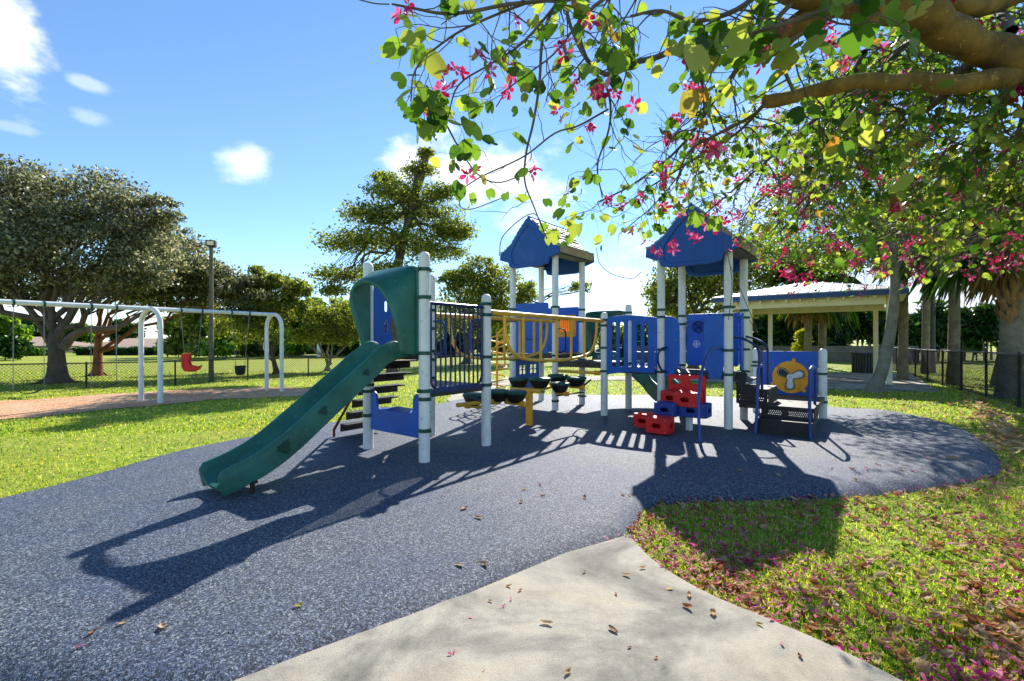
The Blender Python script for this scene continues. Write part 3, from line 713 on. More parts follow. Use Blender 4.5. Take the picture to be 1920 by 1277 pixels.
# ---- tower C boards
o_ = px_outline([(1244, 706), (1244, 593), (1256, 592.5), (1264, 595), (1270, 600), (1273.5, 608), (1274, 622), (1274, 680), (1272.5, 688), (1266, 694), (1265, 706)], C0, C1)
ring_board(o_, [], C0, C1, .03, M['blue'], 0, 'entry_panel')
o_ = px_outline([(1356, 588.5), (1341, 589), (1331, 592.5), (1323.5, 599), (1320.3, 608), (1320, 625), (1320, 684), (1322, 692), (1329, 698), (1330, 710.5), (1352, 711.5), (1356, 692)], C0, C1)
ring_board(o_[::-1], [], C0, C1, .03, M['blue'], 0, 'entry_panel')
for (x, y) in ((1270, 606), (1269, 617), (1268.5, 638), (1268.5, 680), (1325, 637), (1325, 680), (1330, 707), (1341, 708)):
    s, z = onplane(x, y, C0, C1); d = (C1-C0).normalized(); mb = MB(); q = C0+d*s-V*.015; q.z = z
    mb.lathe([(.013, 0), (.012, .005), (.006, .009), (0, .01)], q, 10, axis=-V); mb.build('bolt', M['steel'], play)
px_tube('grab_loop', [(1326, 637, 7.42), (1320, 634, 7.4), (1319.5, 612, 7.4), (1323, 600, 7.38), (1331, 593.5, 7.35), (1334, 597, 7.36)], .010, M['bluesteel'])
LC = (C2-C3).length
ring_board(rrect(.09, .9, LC-.08, 1.83, .04), [], C3, C2, .03, M['blue'])
def on_board(A, B, off, px, py):
    s, z = onplane(px, py, A, B); d = (B-A).normalized(); q = A+d*s; q.z = z; return q+Vector((d.y, -d.x, 0))*off, d
# steering wheel
q, d = on_board(C3, C2, .03, 1311, 613)
mb = MB(); rr_ = [q-V*.04+d*.095*math.cos(a)+Vector((0, 0, .095*math.sin(a))) for a in [2*math.pi*k/24 for k in range(25)]]
mb.tube(rr_, .014, 8, caps=False)
for k in range(4):
    a = math.pi/4+k*math.pi/2; mb.tube([q-V*.035, q-V*.04+d*.09*math.cos(a)+Vector((0, 0, .09*math.sin(a)))], .01, 6)
mb.lathe([(.03, 0), (.03, .045), (.015, .055)], q, 12, axis=-V); mb.build('steering_wheel', M['navy'], play)
# compass emblem engraved in pale lines
q, d = on_board(C3, C2, .0165, 1306.5, 645)
mb = MB()
def flat_ring(mb, q, d, r0, r1, n=24):
    vs = []; 
    for k in range(n):
        a = 2*math.pi*k/n; vs += [q+d*r0*math.cos(a)+Vector((0, 0, r0*math.sin(a))), q+d*r1*math.cos(a)+Vector((0, 0, r1*math.sin(a)))]
    mb.add(vs, [(2*k, 2*k+1, (2*k+3) % (2*n), (2*k+2) % (2*n)) for k in range(n)])
flat_ring(mb, q, d, .052, .062)
for k in range(8):
    a = k*math.pi/4; r1 = .085 if k % 2 == 0 else .05; w = .008; e = d*math.cos(a)+Vector((0, 0, math.sin(a))); f = d*-math.sin(a)+Vector((0, 0, math.cos(a)))
    mb.add([q-V*.001+f*w, q-V*.001+e*r1, q-V*.001-f*w], [(0, 1, 2)])
mb.build('compass_emblem', M['white'], play, smooth_=False)
# side boards C1-C2 (towards the steps)
LS2 = (C2-C1).length
ring_board([(.07, .86), (.27, .86), (.27, 1.70), (.2, 1.80), (.07, 1.84)], [], C1, C2, .03, M['blue'], 0, 'entry_panel')
ring_board([(LS2-.24, .86), (LS2-.07, .86), (LS2-.07, 1.82), (LS2-.17, 1.80), (LS2-.24, 1.72)], [], C1, C2, .03, M['blue'], 0, 'entry_panel')

# ---- hollow climbing blocks
def block(c, w, dpt, h, mat, rot=0, sub='climbing_block'):
    c = Vector(c); u = (Matrix.Rotation(rot, 3, 'Z') @ U); v = (Matrix.Rotation(rot, 3, 'Z') @ V); t = .024; mb = MB()
    A = c-u*(w/2)-v*(dpt/2); Bp = c+u*(w/2)-v*(dpt/2); Cc = c+u*(w/2)+v*(dpt/2); Dd = c-u*(w/2)+v*(dpt/2)
    for (a, b, L_) in ((A, Bp, w), (Bp, Cc, dpt), (Cc, Dd, w), (Dd, A, dpt)):
        hw = min(.062, L_*.24); hole = rrect(L_/2-hw, h*.5-.032, L_/2+hw, h*.5+.032, .03)
        dd = (b-a).normalized(); vs, fs = plate(rrect(.004, .0, L_-.004, h, .018), [hole], Vector((a.x, a.y, c.z)), Vector((b.x, b.y, c.z)), t, 0, .007); mb.add(vs, fs)
        rim, fr_ = plate(rrect(L_/2-hw-.010, h*.5-.042, L_/2+hw+.010, h*.5+.042, .04), [hole], Vector((a.x, a.y, c.z)), Vector((b.x, b.y, c.z)), .010, t/2+.001, .003); mb.add(rim, fr_)
    ang = math.atan2(u.y, u.x)
    mb.box(c+Vector((0, 0, h-.010)), (w-.012, dpt-.012, .022), ang)
    mb.box(c+Vector((0, 0, .012)), (w-.03, dpt-.03, .016), ang)
    ob = mb.build(sub, mat, play, angle=30)
    bt = MB()     # bolt heads at the corners of the top
    for a in (-1, 1):
        for b in (-1, 1):
            bt.lathe([(.010, 0), (.010, .004), (0, .006)], c+u*(a*(w/2-.035))+v*(b*(dpt/2-.035))+Vector((0, 0, h+.001)), 8)
            bt.lathe([(.009, 0), (.009, .004), (0, .006)], c+u*(a*(w/2-.03))-v*(dpt/2+t/2)+Vector((0, 0, .03 if b < 0 else h-.03)), 8, axis=-v)
    k = bt.build('bolt', M['steel'], ob); return ob
def block_at(px, py, Y, w, dpt, h, mat):
    f = at(px, py, Y); c = f+V*(dpt/2); c.z = f.z; return block((c.x, c.y, c.z), w, dpt, h, mat)
block_at(1204, 802, 7.05, .27, .26, .205, M['red']); block_at(1231, 813, 6.72, .31, .27, .225, M['red'])
block_at(1246, 781, 7.05, .31, .27, .205, M['block_blue']); block_at(1295, 783, 6.95, .42, .30, .205, M['block_blue'])
block_at(1256, 758, 7.25, .28, .26, .20, M['red']); block_at(1284, 763, 6.95, .33, .28, .215, M['red'])
s0, zt_ = onplane(1253.5, 704, C0-V*.05, C1-V*.05); s1, _ = onplane(1323.5, 704, C0-V*.05, C1-V*.05)
h1 = onplane(1268.6, 715, C0-V*.05, C1-V*.05); h2 = onplane(1303, 715, C0-V*.05, C1-V*.05)
ring_board(rrect(s0, .22, s1, .80, .03), [rrect(h1[0]-.075, h1[1]-.04, h1[0]+.075, h1[1]+.04, .038), rrect(h2[0]-.075, h2[1]-.04, h2[0]+.075, h2[1]+.04, .038)], C0-V*.05, C1-V*.05, .05, M['red'], 0, 'block_backboard', .01)
for (hx, hz) in (h1, h2):
    rm = rrect(hx-.088, hz-.052, hx+.088, hz+.052, .05); ring_board(rm, [rrect(hx-.076, hz-.041, hx+.076, hz+.041, .04)], C0-V*.05, C1-V*.05, .012, M['red'], .03, 'hole_rim', .003)
mb = MB(); q = G(-.42, -.45); mb.box((q.x, q.y, .11), (.075, .075, .3), .6); mb.build('block_leg', M['post'], play, bev=.006)
# rails at the block climb
px_tube('handrail', [(1312, 829, 6.27), (1310.5, 790, 6.3), (1310, 748, 6.35), (1312.5, 715, 6.42), (1318, 688, 6.52), (1324, 668, 6.65), (1331.5, 655, 6.85), (1341, 652.5, 7.05), (1354, 652, 7.3)], .021, M['bluesteel'])
px_tube('grab_loop', [(1250, 651.5, 7.74), (1241, 654, 7.66), (1235, 662, 7.6), (1233.5, 672, 7.58), (1235, 683, 7.6), (1240, 693, 7.66), (1249, 698, 7.74)], .017, M['navy'])

# ---- steps on the right
def perf_board(A, B, z0_, z1_, name='riser', groups=((.12, .42), (.52, .92))):
    L_ = (B-A).length; holes = []; h = z1_-z0_; rows = 4
    for g0, g1 in groups:
        a, b = L_*g0, L_*g1; nx = int((b-a)/.026)
        for r_ in range(rows):
            for k in range(nx):
                cx_ = a+(k+.5+(.5 if r_ % 2 else 0))*.026; cz_ = z0_+h*(.30+.16*r_)
                if cx_ < b: holes.append([(cx_+.0065*math.cos(t), cz_+.0065*math.sin(t)) for t in [k2*math.pi/3 for k2 in range(6)]])
    return board(name, [(0.01, z0_), (L_-.01, z0_), (L_-.01, z1_), (.01, z1_)], holes, A, B, .008, M['black'], play, 0, .001)
SA, SB = G(.40, -.06), G(1.04, -.06)
perf_board(SA, SB, .0, .19); mb = MB(); c = (SA+SB)/2+V*.16; c.z = .196; mb.box(c, ((SB-SA).length+.02, .34, .02), math.atan2(U.y, U.x)); mb.build('step_tread', M['deckm'], play, bev=.006)
SA2, SB2 = SA+V*.27, SB+V*.27
perf_board(SA2, SB2, .206, .365)
deck([SA2-U*.32, SB2, SB2+V*1.75, SA2+V*1.75-U*.42], .38, .05)
for A in (SA, SB):   # side cheeks of the steps
    mb = MB(); mb.add(*plate([(0, 0), (.32, 0), (1.0, .31), (1.0, .365), (.28, .365), (.27, .20), (0, .19)], [], A, A+V, .012, 0, .002)); mb.build('step_cheek', M['black'], play)
mb = MB()
ca = G(.07, .12); cb = G(.50, .12); cd = G(.50, .86); ce = G(.07, .86)
mb.prism([(p.x, p.y) for p in (ca, cb, cd, ce)], .60, .625); mb.build('step_tread', M['deckm'], play, bev=.006)
perf_board(ca, cb, .39, .60, 'riser', ((.1, .9),)); perf_board(cb, cd, .39, .60, 'riser', ((.1, .9),))
o_ = px_outline([(1377, 701), (1398, 698), (1402, 702), (1400, 715), (1396, 724), (1420, 727), (1420, 754), (1412, 752), (1395, 744), (1386, 735), (1381, 722), (1379, 712)], G(0, .1), G(1, .1))
board('step_apron', o_[::-1], [], G(0, .1), G(1, .1), .012, M['black'], play, .02, .002)
mb = MB(); mb.prism([(p.x, p.y) for p in (G(0, .05), G(.24, .1), G(.24, .9), G(0, .95))], .72, .745); mb.build('step_tread', M['deckm'], play, bev=.006)
px_tube('handrail', [(1376, 632.5, 7.2), (1389, 633.5, 7.15), (1403, 639.5, 7.1), (1415, 647.5, 7.05), (1421.5, 656, 7.02), (1423.5, 668, 7.0), (1423.5, 700, 7.0), (1422, 728, 7.0), (1419, 748, 7.05)], .019, M['navy'])
px_tube('handrail', [(1399, 631, 7.95), (1417, 635.5, 7.8), (1430, 642, 7.65), (1437.5, 650, 7.55), (1439.5, 661, 7.5), (1439.5, 690, 7.5), (1439, 722, 7.5)], .019, M['navy'])
px_tube('handrail', [(1416, 813, 6.78), (1419.5, 765, 6.8), (1421, 705, 6.82), (1422, 692, 6.84), (1425, 687, 6.9), (1428.5, 691, 6.98), (1429, 705, 7.0), (1428.5, 745, 7.05)], .021, M['bluesteel'])
px_tube('handrail', [(1519.5, 824, 6.44), (1518, 765, 6.44), (1518.5, 704, 6.44), (1519.5, 693, 6.46), (1523.5, 687.5, 6.55), (1527.5, 692, 6.7), (1528.5, 706, 6.8), (1527.5, 750, 7.1), (1529, 760, 7.2), (1535, 763, 7.4)], .021, M['bluesteel'])
# propeller board
LE = (E1-E0).length
pr = ring_board(rrect(.10, .20, LE-.075, 1.155, .025), [], E0, E1, .03, M['blue'], 0, 'propeller_panel')
def sub(o, parent): o.parent = parent; return o
s_c, z_c = onplane(1482.5, 707, E0, E1); rad = .29
def sub_board(outline, holes, mat, off, th, name):
    vs, fs = plate(outline, holes, E0, E1, th, off, .004); mb = MB(); mb.add(vs, fs); return sub(mb.build(name, mat), pr)
disc = ell(s_c, z_c, rad, rad, 48)
sub_board(disc, [], M['orange'], .030, .026, 'yellow_disc')
for a in (R(80), R(205), R(312)):
    cx_, cz_ = s_c+(rad+.02)*math.cos(a), z_c+(rad+.02)*math.sin(a)
    sub_board(ell(cx_, cz_, .034, .034, 14), [], M['orange'], .031, .03, 'disc_knob')
def blade(a, r, w):
    pts = []
    for k in range(21):
        t = -math.pi/2+math.pi*k/20; x = r-w+w*math.cos(t); y = w*math.sin(t); pts.append((x, y))
    pts += [(0, w*.55), (0, -w*.55)]
    return [(s_c+x*math.cos(a)-y*math.sin(a), z_c+x*math.sin(a)+y*math.cos(a)) for x, y in pts]
for k, a in enumerate((R(22), R(146), R(268))):
    sub_board(blade(a, .236, .083), [], M['black'], .0455, .005, 'propeller_outline')
    sub_board(blade(a, .222, .070), [], M['paleplate'], .050, .008, 'propeller_outline')
    sub_board(blade(a, .212, .060), [], M['black'], .0545, .004, 'propeller_outline')
    sub_board(blade(a, .206, .054), [], M['white'] if k != 1 else M['darkgrey'], .058, .006, 'propeller_blade')
sub_board(ell(s_c, z_c, .055, .055, 24), [ell(s_c, z_c, .018, .018, 12)], M['white'], .064, .012, 'propeller_hub')
for a in (R(135), R(252), R(5)):
    x0, z0_ = s_c+.19*math.cos(a), z_c+.19*math.sin(a); x1, z1_ = s_c+.295*math.cos(a), z_c+.295*math.sin(a); nx, nz_ = -math.sin(a)*.004, math.cos(a)*.004
    sub_board([(x0+nx, z0_+nz_), (x1+nx, z1_+nz_), (x1-nx, z1_-nz_), (x0-nx, z0_-nz_)], [], M['black'], .0435, .003, 'disc_groove')
mb = MB(); c = G(.8, 2); mb.box((c.x, c.y, .17), (.45, .04, .05), math.atan2(U.y, U.x)); mb.build('brace', M['black'], play)

# ---- gabled roofs
def gable_roof(A, B, zE, zA):
    """A, B: the two front posts (left, right); ridge runs away along V"""
    mid = (A+B)/2; LEN = PIT; root = None; half = .71
    prof = [(0, zA), (.06, zA-.02), (.22, zA-.21), (.42, zE+.17), (.60, zE+.04), (.71, zE), (.72, zE-.13), (.60, zE-.17), (.5, zE-.20), (.46, zE-.30), (.3, zE-.335), (.0, zE-.335)]
    full = prof+[(-x, z) for x, z in prof[::-1][1:-1]]
    A_ = Vector((mid.x, mid.y, 0)); B_ = A_+U
    inner = [(0, zA-.14), (.20, zA-.33), (.38, zE+.06), (.42, zE-.02), (.40, zE-.20), (.3, zE-.27), (-.3, zE-.27), (-.40, zE-.20), (-.42, zE-.02), (-.38, zE+.06), (-.20, zA-.33)]
    for off, nm in ((.16, 'gable_panel'), (-LEN-.16, 'gable_panel')):
        g = board(nm, full, [inner], A_, B_, .06, M['roofblue'], play, off, .012)
        vs, fs = plate(inner, [], A_, B_, .02, off, .002); mb = MB(); mb.add(vs, fs); k = mb.build('gable_inset', M['roofblue']); sub(k, g)
    v0, v1 = -.15, LEN+.15
    for sg in (-1, 1):
        rows = 10; mb = MB(); base = MB()
        sp = [(.02, zA+.005), (.24, zA-.20), (.43, zE+.19), (.61, zE+.06), (.725, zE+.02)]
        P_ = [Vector((x, z, 0)) for x, z in sp]; cum = [0]
        for i in range(len(P_)-1): cum.append(cum[-1]+(P_[i+1]-P_[i]).length)
        def on(s):
            for i in range(len(P_)-1):
                if s <= cum[i+1] or i == len(P_)-2:
                    f = (s-cum[i])/(cum[i+1]-cum[i]); return P_[i].lerp(P_[i+1], f), (P_[i+1]-P_[i]).normalized()
        def W_(x, z, v): q = mid+U*(sg*x)+V*v; q.z = z; return q
        ring0 = [[W_(p.x, p.y, v) for p in P_] for v in (v0, v1)]; ring1 = [[W_(p.x-.012, p.y-.03, v) for p in P_] for v in (v0, v1)]
        base.loft([ring0[0], ring0[1], ring1[1], ring1[0], ring0[0]], False); slope = base.build('roof_slope', M['shingle'], play)
        nt_ = 9; T = cum[-1]
        for r_ in range(rows):
            s_a, s_b = T*r_/rows-.004, T*(r_+1)/rows+.01; off = (r_ % 2)*.5
            for k in range(-1, nt_+1):
                a = v0+(v1-v0)*(k+off+.04)/nt_; b = v0+(v1-v0)*(k+off+.97)/nt_; a = max(a, v0-.005); b = min(b, v1+.005)
                if b-a < .03: continue
                j = random.uniform(-.008, .010); pa, ta = on(max(0, s_a)); pb, tb = on(min(T, s_b+j)); na = Vector((-ta.y, ta.x, 0)); na = na if na.y > 0 else -na
                nb_ = Vector((-tb.y, tb.x, 0)); nb_ = nb_ if nb_.y > 0 else -nb_
                h0, h1_ = .004, .026+random.uniform(-.003, .004)
                q = [W_(pa.x+na.x*h0, pa.y+na.y*h0, a), W_(pa.x+na.x*h0, pa.y+na.y*h0, b), W_(pb.x+nb_.x*h1_, pb.y+nb_.y*h1_, b), W_(pb.x+nb_.x*h1_, pb.y+nb_.y*h1_, a), W_(pb.x, pb.y, a), W_(pb.x, pb.y, b)]
                mb.add(q, [(0, 1, 2, 3), (3, 2, 5, 4), (0, 3, 4), (1, 5, 2)])
        sub(mb.build('shingles', M['shingle'], smooth_=False), slope)
        fm = MB(); c = mid+U*(sg*.705)+V*(LEN/2); c.z = zE-.045; fm.box(c, (.022, v1-v0-.06, .13), math.atan2(U.y, U.x)); fm.build('eave_board', M['tan'], play, bev=.004)
        em = MB(); em.prism([(q.x, q.y) for q in ((mid+U*sg*.44+V*v0), (mid+U*sg*.70+V*v0), (mid+U*sg*.70+V*v1), (mid+U*sg*.44+V*v1))][::sg], zE-.135, zE-.125); em.build('soffit', M['darkgrey'], play)
    rb = MB(); q0 = mid+V*(v0-.02); q1 = mid+V*(v1+.02); q0.z = q1.z = zA+.012; rb.tube([q0, q1], .03, 8); rb.build('ridge_cap', M['roofblue'], play)
gable_roof(B0, B1, 3.14, 3.78); gable_roof(C0, C1, 2.86, 3.48)

# ============================================================ SWINGS
beamdir = Vector((.525, .851, 0)).normalized(); perp = Vector((beamdir.y, -beamdir.x, 0))
def swing_frame():
    l1a, l1b = gp(272, 751), gp(293, 757); l2a, l2b = gp(501, 731), gp(527.5, 736)
    A = (l1a+l1b)/2; B = (l2a+l2b)/2
    d = Vector((B.x-A.x, B.y-A.y, 0)).normalized(); pr_ = Vector((d.y, -d.x, 0)); step = Vector((B.x-A.x, B.y-A.y, 0)).length
    zA = CAM_H-(579-CY)/FP*A.y; zB = CAM_H-(590-CY)/FP*B.y
    root = thing('swing_set', 'long white tube swing frame with arched legs standing in orange mulch', 'swing set', A)
    ln = lambda s: zA+(zB-zA)*s
    far = -1.25
    mb = MB(); a = A+d*(step*far); b = B+d*.0; a.z = ln(far); b.z = ln(1); mb.tube([a, b+d*.03], .058, 14); mb.build('beam', M['white'], root)
    for k, s in ((0, 0), (1, 1), (2, -1.25)):
        c = A+d*(step*s); zt = ln(s); g0 = gz(c.x, c.y); w = ((l1b-l1a).length if s == 0 else .84)/2
        pts = [c-pr_*w, c-pr_*w, c-pr_*(w-.01), c-pr_*(w*.72), c-pr_*(w*.33), c, c+pr_*(w*.33), c+pr_*(w*.72), c+pr_*(w-.01), c+pr_*w, c+pr_*w]
        zs = [g0-.1, zt-1.0, zt-.36, zt-.13, zt-.02, zt, zt-.02, zt-.13, zt-.36, zt-1.0, g0-.1]
        w3 = [Vector((p.x, p.y, z)) for p, z in zip(pts, zs)]
        mb = MB(); mb.tube([w3[0], w3[1]]+spline(w3[1:-1], 5)[1:-1]+[w3[-2], w3[-1]], .062, 14); mb.build('arched_leg', M['white'], root)
    return A, B, d, pr_, step, ln, root
A_, B_, SD, SP, SST, LNZ, sroot = swing_frame()
def beam_at(px):
    k = (px-CX)/FP; t = (k*A_.y-A_.x)/(SD.x-k*SD.y); q = A_+SD*t; q.z = LNZ(t/SST); return q
def chain(a, b, root):
    mb = MB(); n = max(2, int((b-a).length/.04)); dirn = (b-a).normalized(); s1 = SD; s2 = dirn.cross(s1).normalized()
    for k in range(n):
        c = a.lerp(b, (k+.5)/n); w = s1 if k % 2 else s2; h = .022
        mb.tube([c-dirn*h-w*.007, c-dirn*h+w*.007, c+dirn*h+w*.007, c+dirn*h-w*.007, c-dirn*h-w*.007], .0042, 4, caps=False)
    mb.build('chain', M['steel'], root, smooth_=False)
def clamps(px):
    q = beam_at(px); mb = MB(); mb.lathe([(.059, -.022), (.066, -.022), (.068, 0), (.066, .022), (.059, .022)], q, 14, axis=SD, caps=False)
    mb.box(q-Vector((0, 0, .085)), (.03, .03, .05), math.atan2(SD.y, SD.x)); mb.build('hanger', M['clamp'], sroot); return q-Vector((0, 0, .11))
def swing(p0, p1, kind, drop, label, off=Vector((0, 0, 0))):
    a, b = clamps(p0), clamps(p1); m = (a+b)/2; g = gz(m.x, m.y); zs = g+drop
    root = thing('swing', label, 'swing', Vector((m.x, m.y, zs)), 'swings hanging from the white frame')
    hw = {'belt': .25, 'bucket': .14, 'chair': .17}[kind]
    ca, cb = m-SD*hw+off, m+SD*hw+off; top_z = zs+{'belt': .12, 'bucket': .3, 'chair': .42}[kind]; ca.z = cb.z = top_z
    chain(a, ca, root); chain(b, cb, root); c0 = Vector((m.x, m.y, zs))+off; ang = math.atan2(SD.y, SD.x)
    if kind == 'belt':
        rings = []
        for k in range(13):
            t = -1+2*k/12; c = c0+SD*(t*hw); c.z = zs+.12*t*t; w = .075-.03*t*t
            rings.append([c-SP*w-Vector((0, 0, .006)), c+SP*w-Vector((0, 0, .006)), c+SP*w+Vector((0, 0, .006)), c-SP*w+Vector((0, 0, .006))])
        mb = MB(); mb.loft(rings, True, 0, True); mb.build('seat', M['belt'], root)
    elif kind == 'bucket':
        mb = MB(); rings = []
        for z, rx, ry in ((0.0, .05, .10), (.03, .10, .13), (.12, .125, .15), (.26, .135, .16), (.265, .15, .17), (.285, .15, .17), (.29, .125, .15), (.20, .115, .14), (.06, .09, .12)):
            rings.append([c0+SP*(rx*math.cos(a_))+SD*(ry*math.sin(a_))+Vector((0, 0, z-.03)) for a_ in [2*math.pi*k/18 for k in range(18)]])
        mb.loft(rings); o = mb.build('bucket_seat', M['belt'], root)
        mb = MB(); 
        for sg in (-1, 1): mb.tube([c0+SD*(sg*.14)+Vector((0, 0, .25)), c0+SD*(sg*.15)+Vector((0, 0, .34))], .008, 6)
        mb.build('seat_strap', M['steel'], root)
    else:
        # high-backed adaptive chair: tall back with headrest, seat, raised leg rest, seen from its side
        f = SP*.55+SD*.83; f = Vector((f.x, f.y, 0)).normalized(); s_ = Vector((f.y, -f.x, 0))
        prof = [(-.30, .62), (-.26, .63), (-.235, .45), (-.215, .25), (-.16, .10), (-.05, .055), (.12, .06), (.22, .08), (.30, .15), (.335, .20), (.36, .18), (.34, .10), (.28, .0), (.15, -.03), (-.08, -.04), (-.20, .0), (-.27, .12), (-.29, .35)]
        rings = []
        for w, sc in ((-.21, .93), (-.20, 1), (-.06, 1.0), (.06, 1.0), (.20, 1), (.21, .93)):
            rings.append([c0+(f*(x*sc)+Vector((0, 0, z*sc))+s_*w)*.68 for x, z in prof])
        mb = MB(); mb.loft(rings, True, 0, True); mb.build('seat_shell', M['redseat'], root, bev=.008)
        for sg in (-1, 1):
            mb = MB(); pr2 = [(-.33, .66), (-.08, .66), (-.02, .56), (-.06, .36), (.0, .2), (.20, .14), (.30, .18), (.33, .06), (.1, -.04), (-.20, -.04), (-.31, .12)]
            r2 = [[c0+(f*x+Vector((0, 0, z))+s_*(sg*w))*.68 for x, z in pr2] for w in (.19, .235)]
            mb.loft(r2, True, 0, True); mb.build('side_wing', M['redseat'], root, bev=.01)
        mb = MB(); mb.tube(spline([c0+(f*-.06+s_*-.24+Vector((0, 0, .68)))*.68, c0+(f*-.34+s_*-.24+Vector((0, 0, .66)))*.68, c0+(f*-.33+s_*-.24+Vector((0, 0, .3)))*.68, c0+(f*-.27+s_*-.24+Vector((0, 0, .0)))*.68, c0+(f*-.1+s_*-.24+Vector((0, 0, -.06)))*.68, c0+(f*.15+s_*-.24+Vector((0, 0, -.05)))*.68], 4), .022, 8)
        mb.tube([c0+(f*-.13+s_*-.24+Vector((0, 0, .60)))*.68, c0+(f*-.12+s_*-.24+Vector((0, 0, .35)))*.68], .014, 8); mb.build('safety_bar', M['orangeseat'], root)
    return root
swing(25, 82.5, 'belt', .45, 'black belt swing hanging at the far left end of the white beam')
swing(171, 218, 'belt', .47, 'black belt swing hanging just left of the first arched legs')
chr_ = swing(339, 378, 'chair', .80, 'red high-backed chair swing with orange edge hanging between the arches')
swing(433.5, 467, 'bucket', .62, 'small dark toddler bucket swing hanging nearest the far arched legs')

# ============================================================ LAMP POLES
def light_pole(px, pyb, pyt, w, name, label, z=None, head=True, mat='pole', base=None):
    b = gp(px, pyb) if base is None else Vector(base); Y = b.y; top = CAM_H+(CY-pyt)/FP*Y; root = thing(name, label, 'light pole', b)
    r = w/2*Y/FP; mb = MB(); mb.lathe([(r*1.15, -.1), (r, .6), (r*.75, top-b.z)], b, 12); mb.build('pole', M[mat], root)
    if head:
        c = Vector((b.x, b.y, top+.12)); h = MB(); h.box(c, (.36, .22, .24), .3); h.build('lamp_housing', M['darkgrey'], root, bev=.01)
        g = MB(); g.box(c+Vector((.033, -.115, -.005)), (.24, .012, .16), .3); g.build('lamp_glass', M['cream'], root)
        t = MB(); t.tube([Vector((b.x, b.y, top-.05)), Vector((b.x, b.y, top+.05))], r*1.1, 8); t.build('tenon', M['darkgrey'], root)
    return root
light_pole(396, 716, 462, 8.5, 'light_pole', 'tall weathered grey pole with a square floodlight behind the swings')
light_pole(1748, 700, 380, 9.5, 'light_pole', 'plain dark steel pole beside the right hand fence', head=False, mat='darkgrey')

# ============================================================ FENCES
def fence(name, label, pts_posts, height, spacing, wire, cat='fence', gzf=gz, rr=.022, wr=.0022):
    """chain-link panels between the posts; pts_posts: list of (x, y)"""
    root = thing(name, label, cat, Vector((pts_posts[0][0], pts_posts[0][1], gzf(*pts_posts[0]))))
    for (x, y) in pts_posts:
        g = gzf(x, y); mb = MB(); mb.lathe([(rr*1.25, -.1), (rr*1.25, height), (rr*1.4, height+.005), (rr, height+.05), (0, height+.06)], (x, y, g), 10); mb.build('fence_post', M['fence'], root)
    tr = MB(); tr.tube([Vector((x, y, gzf(x, y)+height)) for x, y in pts_posts], rr, 8); tr.build('top_rail', M['rail'], root)
    vs = []; fs = []
    for i in range(len(pts_posts)-1):
        a = Vector((*pts_posts[i], gzf(*pts_posts[i]))); b = Vector((*pts_posts[i+1], gzf(*pts_posts[i+1]))); L_ = (b-a).length; d = (b-a)/L_; nn = Vector((-d.y, d.x, 0)).normalized()
        n = int((L_+height)/wire)
        for sg in (1, -1):
            for k in range(n+1):
                s0_ = k*wire-height if sg > 0 else k*wire
                s1_ = s0_+sg*height; za, zb = .02, height
                if sg < 0: pass
                pa = [s0_, za]; pb = [s1_, zb]
                def clip(p, q):
                    if p[0] < 0: f = (0-p[0])/(q[0]-p[0]) if q[0] != p[0] else 0; return [0, p[1]+f*(q[1]-p[1])]
                    if p[0] > L_: f = (L_-p[0])/(q[0]-p[0]) if q[0] != p[0] else 0; return [L_, p[1]+f*(q[1]-p[1])]
                    return p
                if max(pa[0], pb[0]) <= 0 or min(pa[0], pb[0]) >= L_: continue
                pa, pb = clip(pa, pb), clip(pb, pa)
                A3 = a+d*pa[0]+Vector((0, 0, pa[1])); B3 = a+d*pb[0]+Vector((0, 0, pb[1])); off = nn*(wr*sg*.6); t = (B3-A3)
                if t.length < .02: continue
                t.normalize(); w = t.cross(nn)*wr; o = len(vs)
                vs += [A3+off-w, A3+off+w, A3+off*1+nn*wr*1.2, B3+off-w, B3+off+w, B3+off+nn*wr*1.2]
                fs += [(o, o+1, o+4, o+3), (o+1, o+2, o+5, o+4), (o+2, o, o+3, o+5)]
    mb = MB(); mb.add(vs, fs); mb.build('chain_link_mesh', M['fence'], root, smooth_=False)
    return root
# left fence
fl = [gp(-330, 742), gp(162, 730), gp(330, 721), gp(466, 714.5), gp(578, 707)]
def along(p, q, n): return [(p.x+(q.x-p.x)*k/n, p.y+(q.y-p.y)*k/n) for k in range(n)]
pa = fl[1]; pb = gp(578, 707.5); step_ = (pb-pa)/3
posts = [(pa.x+step_.x*k, pa.y+step_.y*k) for k in range(-4, 4)]
corner = Vector((-5.9, 23.2)); 
posts += [(posts[-1][0]+step_.x*k*.95, posts[-1][1]+step_.y*k*.95) for k in (1, 2)]
fence('chain_link_fence', 'low black chain-link fence crossing the lawn behind the swings', posts, .90, 0, .10, wr=.0042)
last = posts[-1]
rc = Vector((19.3, 24.0))
back = [(last[0]+(rc.x-last[0])*k/9, last[1]+(25.0-last[1])*min(1, k/2)) for k in range(10)]; back[-1] = (rc.x, rc.y)
fence('chain_link_fence', 'low black chain-link fence running along the back behind the play structure', back, .88, 0, .12, wr=.004)
d_ = Vector((.54, .84)).normalized(); q0 = Vector((11.16, 11.05)); q0 = Vector((gp(1849, 746).x, gp(1849, 746).y))
n_ = 8; dd = (rc-q0)/7.0
rp = [tuple(q0+dd*k) for k in range(-4, 8)]
fence('chain_link_fence', 'taller black chain-link fence at the right beside the fan palms', rp, 1.14, 0, .08, wr=.005)

